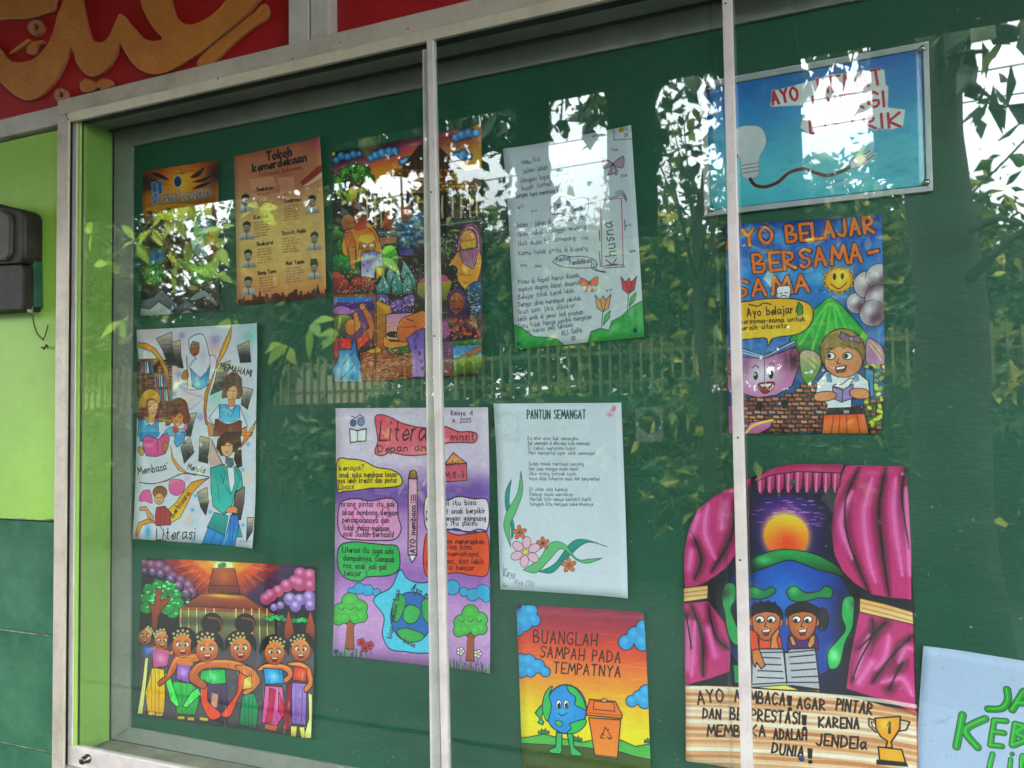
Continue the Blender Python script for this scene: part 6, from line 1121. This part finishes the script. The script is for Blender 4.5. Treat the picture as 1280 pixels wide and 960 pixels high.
o = obj('pickets', vs, fs, M['fence'], fen); tag(o, kind='stuff')
for z in (zf0+.12, zf1-.12): box('rail', (-14, 9, FY-.045, FY-.021, z, z+.04), M['fence'], fen)
specs = [(-13, -10, 7.0, 'dark'), (-11.7, -9.3, 4.9, 'dark'), (-10.8, -11.5, 7.2, 'mid'), (-8.8, -9.8, 6.3, 'dark'), (-7, -11, 6.1, 'mid'), (-5.2, -9.6, 5.4, 'dark'), (-3.9, -11.5, 5.5, 'mid'), (-2.3, -9.8, 4.9, 'mid'), (-.7, -11, 5.65, 'dark'), (.7, -9.6, 4.95, 'mid'), (2.3, -11, 4.2, 'dark'), (3.9, -9.8, 3.8, 'mid'), (5.6, -11.5, 4.4, 'mid'), (7.6, -11, 5.0, 'mid')]
ORD = 'first second third fourth fifth sixth seventh eighth ninth tenth eleventh twelfth thirteenth fourteenth'.split()
for i, (x, y, h, k) in enumerate(specs):
    tree(('dark green' if k == 'dark' else 'yellowish green')+' tree behind the picket fence, '+ORD[i]+' from the left in the glass reflection', x, y, h, (1.55+.3*rs.rand(), 1.3, h*.30), 5200, M['leaf'] if k == 'mid' else M['leaf_dark'], size=.2)
# low shrubs along the fence
for i, x in enumerate(np.arange(-9, 6, 1.5)):
    sh = thing('shrub', (float(x), FY+.5, 0), ('dark' if i % 2 == 0 else 'lighter')+' leafy shrub at the street wall, '+ORD[i]+' from the left in the glass', 'shrub', 'shrubs along the street wall'); C = crown((float(x), FY+.5, 1.12+.3*rs.rand()), (.7, .35, .75), 1000, 16); leaves('foliage', C, M['leaf'] if i % 2 else M['leaf_dark'], sh, .16); tube('stem', [(float(x), FY+.5, 0), (float(x)+.05, FY+.5, 1.0)], .03, M['bark'], sh, 6)
fw = np.stack([rs.uniform(-52, 24, 34000), rs.uniform(-26, -23, 34000), 7.6*(rs.rand(34000)**.9)], 1); fw[:, 2] *= .84+.16*np.sin(fw[:, 0]*.7)*np.sin(fw[:, 0]*.31+1)
o = leaves('far_wood', fw, M['leaf'], None, .55, shape=(1, .5)); tag(o, kind='stuff')
for i, (gx0, gx1, gy0, gy1, n_) in enumerate(((425, 532, 168, 216, 330), (548, 645, 150, 198, 240), (680, 762, 132, 156, 60), (815, 905, 95, 120, 40), (998, 1096, 70, 92, 50))):  # vines added to cut the bright gaps into leafy, jagged edges
    c = vr((gx0+gx1)/2, gy0, LB+.25); vn = thing('added_vine', tuple(c), 'added leafy vine trimming the edges of '+['the leftmost', 'the second', 'the third', 'the fourth', 'the rightmost'][i]+' bright gap between blinds', 'vine', 'added vines trimming the bright gaps'); C = []
    for q in range(n_):
        u = rs.rand(); y_ = gy0-18-(u-.5)*16+(gy1-gy0+18)*rs.rand()*(.35+.65*abs(math.sin(u*9+i))); C.append(vr(gx0+(gx1-gx0)*u, y_, LB+.25))
    for q in range(46): u = [0, 1][q % 2]; C.append(vr(gx0+(gx1-gx0)*u+rs.randn()*4, gy0+95*rs.rand()**1.3, LB+.25))
    leaves('foliage', np.array(C)+rs.randn(len(C), 3)*[.01, .06, .01], M['leaf_dark'], vn, .085, shape=(1, .55), droop=.9)
    for q in range(5): u = (q+.5)/5; a_ = vr(gx0+(gx1-gx0)*u, gy0-22, LB+.25); b_ = vr(gx0+(gx1-gx0)*u+rs.randn()*4, gy1-8, LB+.25); tube('stem', [tuple(a_), tuple((a_+b_)/2+rs.randn(3)*.01), tuple(b_)], .004, M['bark'], vn, 5)
# loose branch seen through the fourth gap
bt = thing('street_tree', (mirx(870, 200, 5.5), -(5.5-GL), 0), 'thin loose leaved tree whose twigs fill the fourth bright gap from the left', 'tree'); bx, by = bt.location.x, bt.location.y
tube('trunk', [(bx, by, 0), (bx+.04, by, 1.5), (bx-.03, by, 2.6), (bx+.05, by, 3.3)], [.05, .04, .03, .012], M['bark'], bt, 8)
C = np.array([vr(rs.uniform(806, 915), 110+150*rs.rand()**.7, 5.5+rs.randn()*.15) for q in range(420)]); leaves('crown', C, M['leaf_dark'], bt, .09)
for q in range(9): e_ = C[q*40]; tube('limb', [(bx, by, 2.0+q*.12), tuple((np.array([bx, by, 2.2+q*.12])+e_)/2), tuple(e_)], [.014, .009, .004], M['bark'], bt, 5)
for i, (ya, yb) in enumerate(((128, 108), (162, 143))):
    a_, b_ = vr(990, ya, 6.5), vr(1105, yb, 6.5); d_ = b_-a_; wz = thing('overhead_wire', tuple((a_+b_)/2), ['upper', 'lower'][i]+' of two thin wires crossing the rightmost bright gap between added blinds', 'wire'); tube('strand', [tuple(a_-d_*6), tuple(a_), tuple(b_), tuple(b_+d_*4)], .006, M['black'], wz, 5)
# near trunk on the right with hanging branches
LT = 5.2; p0 = vr(1182, 300, LT); tx, ty = float(p0[0]), float(p0[1])
nt_ = thing('street_tree', (tx, ty, 0), 'thick dark trunk close to the porch with broad hanging leaves', 'tree')
tube('trunk', [(tx, ty, 0), (tx-.03, ty, 1.0), (tx+.02, ty, 2.2), (tx-.05, ty, 3.2), (tx, ty, 4.4)], [.30, .22, .19, .17, .14], M['bark'], nt_, 14)
Cs = []
for px, py, L_, r_ in ((1262, 15, 4.4, .18), (1238, 118, 4.5, .06), (1236, 60, 4.5, .09), (1240, 0, 4.5, .2), (1180, 0, 4.6, .25)):
    q = vr(px, py, L_); Cs.append(q+rs.randn(16, 3)*[r_*.8, .15, r_*.6]); 
    tube('limb', [(tx, ty, 3.3), tuple((np.array([tx, ty, 3.5])+q)/2+[0, 0, .1]), tuple(q)], [.04, .022, .008], M['bark'], nt_, 6)
leaves('crown', np.concatenate(Cs), M['leaf_dark'], nt_, .17, shape=(1, .45), droop=.7)
q = [vr(1215, 345, 5.0), vr(1240, 320, 4.8), vr(1300, 270, 4.6)]; tube('limb', [tuple(k) for k in q], [.04, .025, .012], M['bark'], nt_, 6)
q = [vr(1215, 285, 5.0), vr(1250, 270, 4.8), vr(1300, 285, 4.6)]; tube('limb', [tuple(k) for k in q], [.03, .018, .01], M['bark'], nt_, 6)
w0, w1 = vr(1222, 232, 5.5), vr(1300, 150, 5.5); wr = thing('overhead_wire', tuple((w0+w1)/2), 'thin sagging wire crossing the sky beside the thick trunk', 'wire'); tube('strand', [tuple(w0-(w1-w0)*.3), tuple((w0+w1)/2-[0, 0, .02]), tuple(w1+(w1-w0)*3)], .007, M['black'], wr, 5)
# bright leafy sprigs close to the porch on the left
LS = 4.3; pc = vr(330, 330, LS); spx, spy = float(pc[0]), float(pc[1])
sp = thing('young_tree', (spx, spy, 0), 'slender young tree with big sunlit yellow green leaves beside the porch', 'tree')
tube('trunk', [(spx, spy, 0), (spx+.05, spy, 1.2), (spx-.02, spy, 2.0), (spx+.03, spy, 2.6)], [.05, .04, .03, .015], M['bark'], sp, 8)
def bigleaf(c, d, n_, L_, W_):
    d = np.array(d)/np.linalg.norm(d); n_ = np.array(n_, float); n_ -= d*(n_@d); n_ /= np.linalg.norm(n_); s2 = np.cross(d, n_); V = []; F_ = []
    prof = (0, .45, .85, 1, .85, .5, 0); k = len(prof)
    for i, w_ in enumerate(prof):
        t = i/(k-1); b = c+d*L_*t-np.array([0, 0, 1])*L_*.25*t*t
        V += [b-s2*W_*w_*.5+n_*W_*.12*w_, b, b+s2*W_*w_*.5+n_*W_*.12*w_]
    for i in range(k-1): F_ += [(i*3, i*3+1, i*3+4, i*3+3), (i*3+1, i*3+2, i*3+5, i*3+4)]
    return V, F_
V, F_ = [], []
for px, py, L_ in ((200, 255, 4.2), (215, 275, 4.1), (250, 262, 4.2), (230, 245, 4.2), (185, 285, 4.2), (240, 300, 4.3), (270, 310, 4.1), (275, 285, 4.2), (165, 300, 4.3), (175, 235, 4.4), (265, 345, 4.2), (385, 405, 4.2), (350, 430, 4.3), (420, 415, 4.4), (300, 405, 4.3), (130, 330, 4.4), (110, 290, 4.3), (320, 260, 4.5), (215, 330, 4.4), (440, 250, 4.5), (150, 400, 4.4), (470, 320, 4.5)):
    c = vr(px, py, L_); nl = rs.randint(3, 6)
    for k in range(nl):
        a = rs.rand()*6.28; v, f = bigleaf(c, (math.cos(a), rs.randn()*.4, math.sin(a)*.8-.2), (rs.randn()*.4, 1, rs.randn()*.5+.5), .125+.07*rs.rand(), .055+.025*rs.rand()); b = len(V); V += [tuple(q) for q in v]; F_ += [tuple(i+b for i in q) for q in f]
    tube('twig', [(spx, spy, 1.6+rs.rand()*.6), tuple((np.array([spx, spy, 2.0])+c)/2), tuple(c)], [.012, .008, .004], M['bark'], sp, 5)
obj('crown', V, F_, M['leaf_bright'], sp, smooth=True)
# red roofed house across the street on the left
hx = float(vr(200, 370, 12.5)[0]); hy = -(12.5-GL)
hs = thing('tiled_house', (hx, hy, 0), 'cream house with a sunlit red clay tile roof behind the fence', 'house')
box('wall', (hx-3.2, hx+3.0, hy-4, hy-.6, 0, 2.85), M['cream'], hs)
V, F_ = [], []; nrow = 16
for r_ in range(nrow):
    t0, t1 = r_/nrow, (r_+1)/nrow
    for c in range(60):
        x0 = hx-3.5+c*.112; k = len(V); y0, y1 = hy+.1-2.2*t0, hy+.1-2.2*t1; z0, z1 = 2.75+1.25*t0, 2.75+1.25*t1
        V += [(x0, y0, z0+.03), (x0+.055, y0, z0+.07), (x0+.11, y0, z0+.03), (x0+.11, y1, z1), (x0+.055, y1, z1+.04), (x0, y1, z1)]; F_ += [(k, k+1, k+4, k+5), (k+1, k+2, k+3, k+4)]
o = obj('roof_tiles', V, F_, M['rooftile'], hs); tag(o, kind='stuff'); prism('gable', [(hx-3.2, 2.85), (hx+3.0, 2.85), (hx+3.0, 2.87), (hx-3.2, 2.87)], hy-2.1, hy-2.0, M['cream'], hs)
V, F_ = boxv(hx-3.5, hx+3.3, hy-4.4, hy-2.1, 2.7, 2.75); V = [(x, y, z+(1.25 if y > hy-3 else 0)) for x, y, z in V]; obj('rear_slope', V, F_, M['rooftile'], hs)
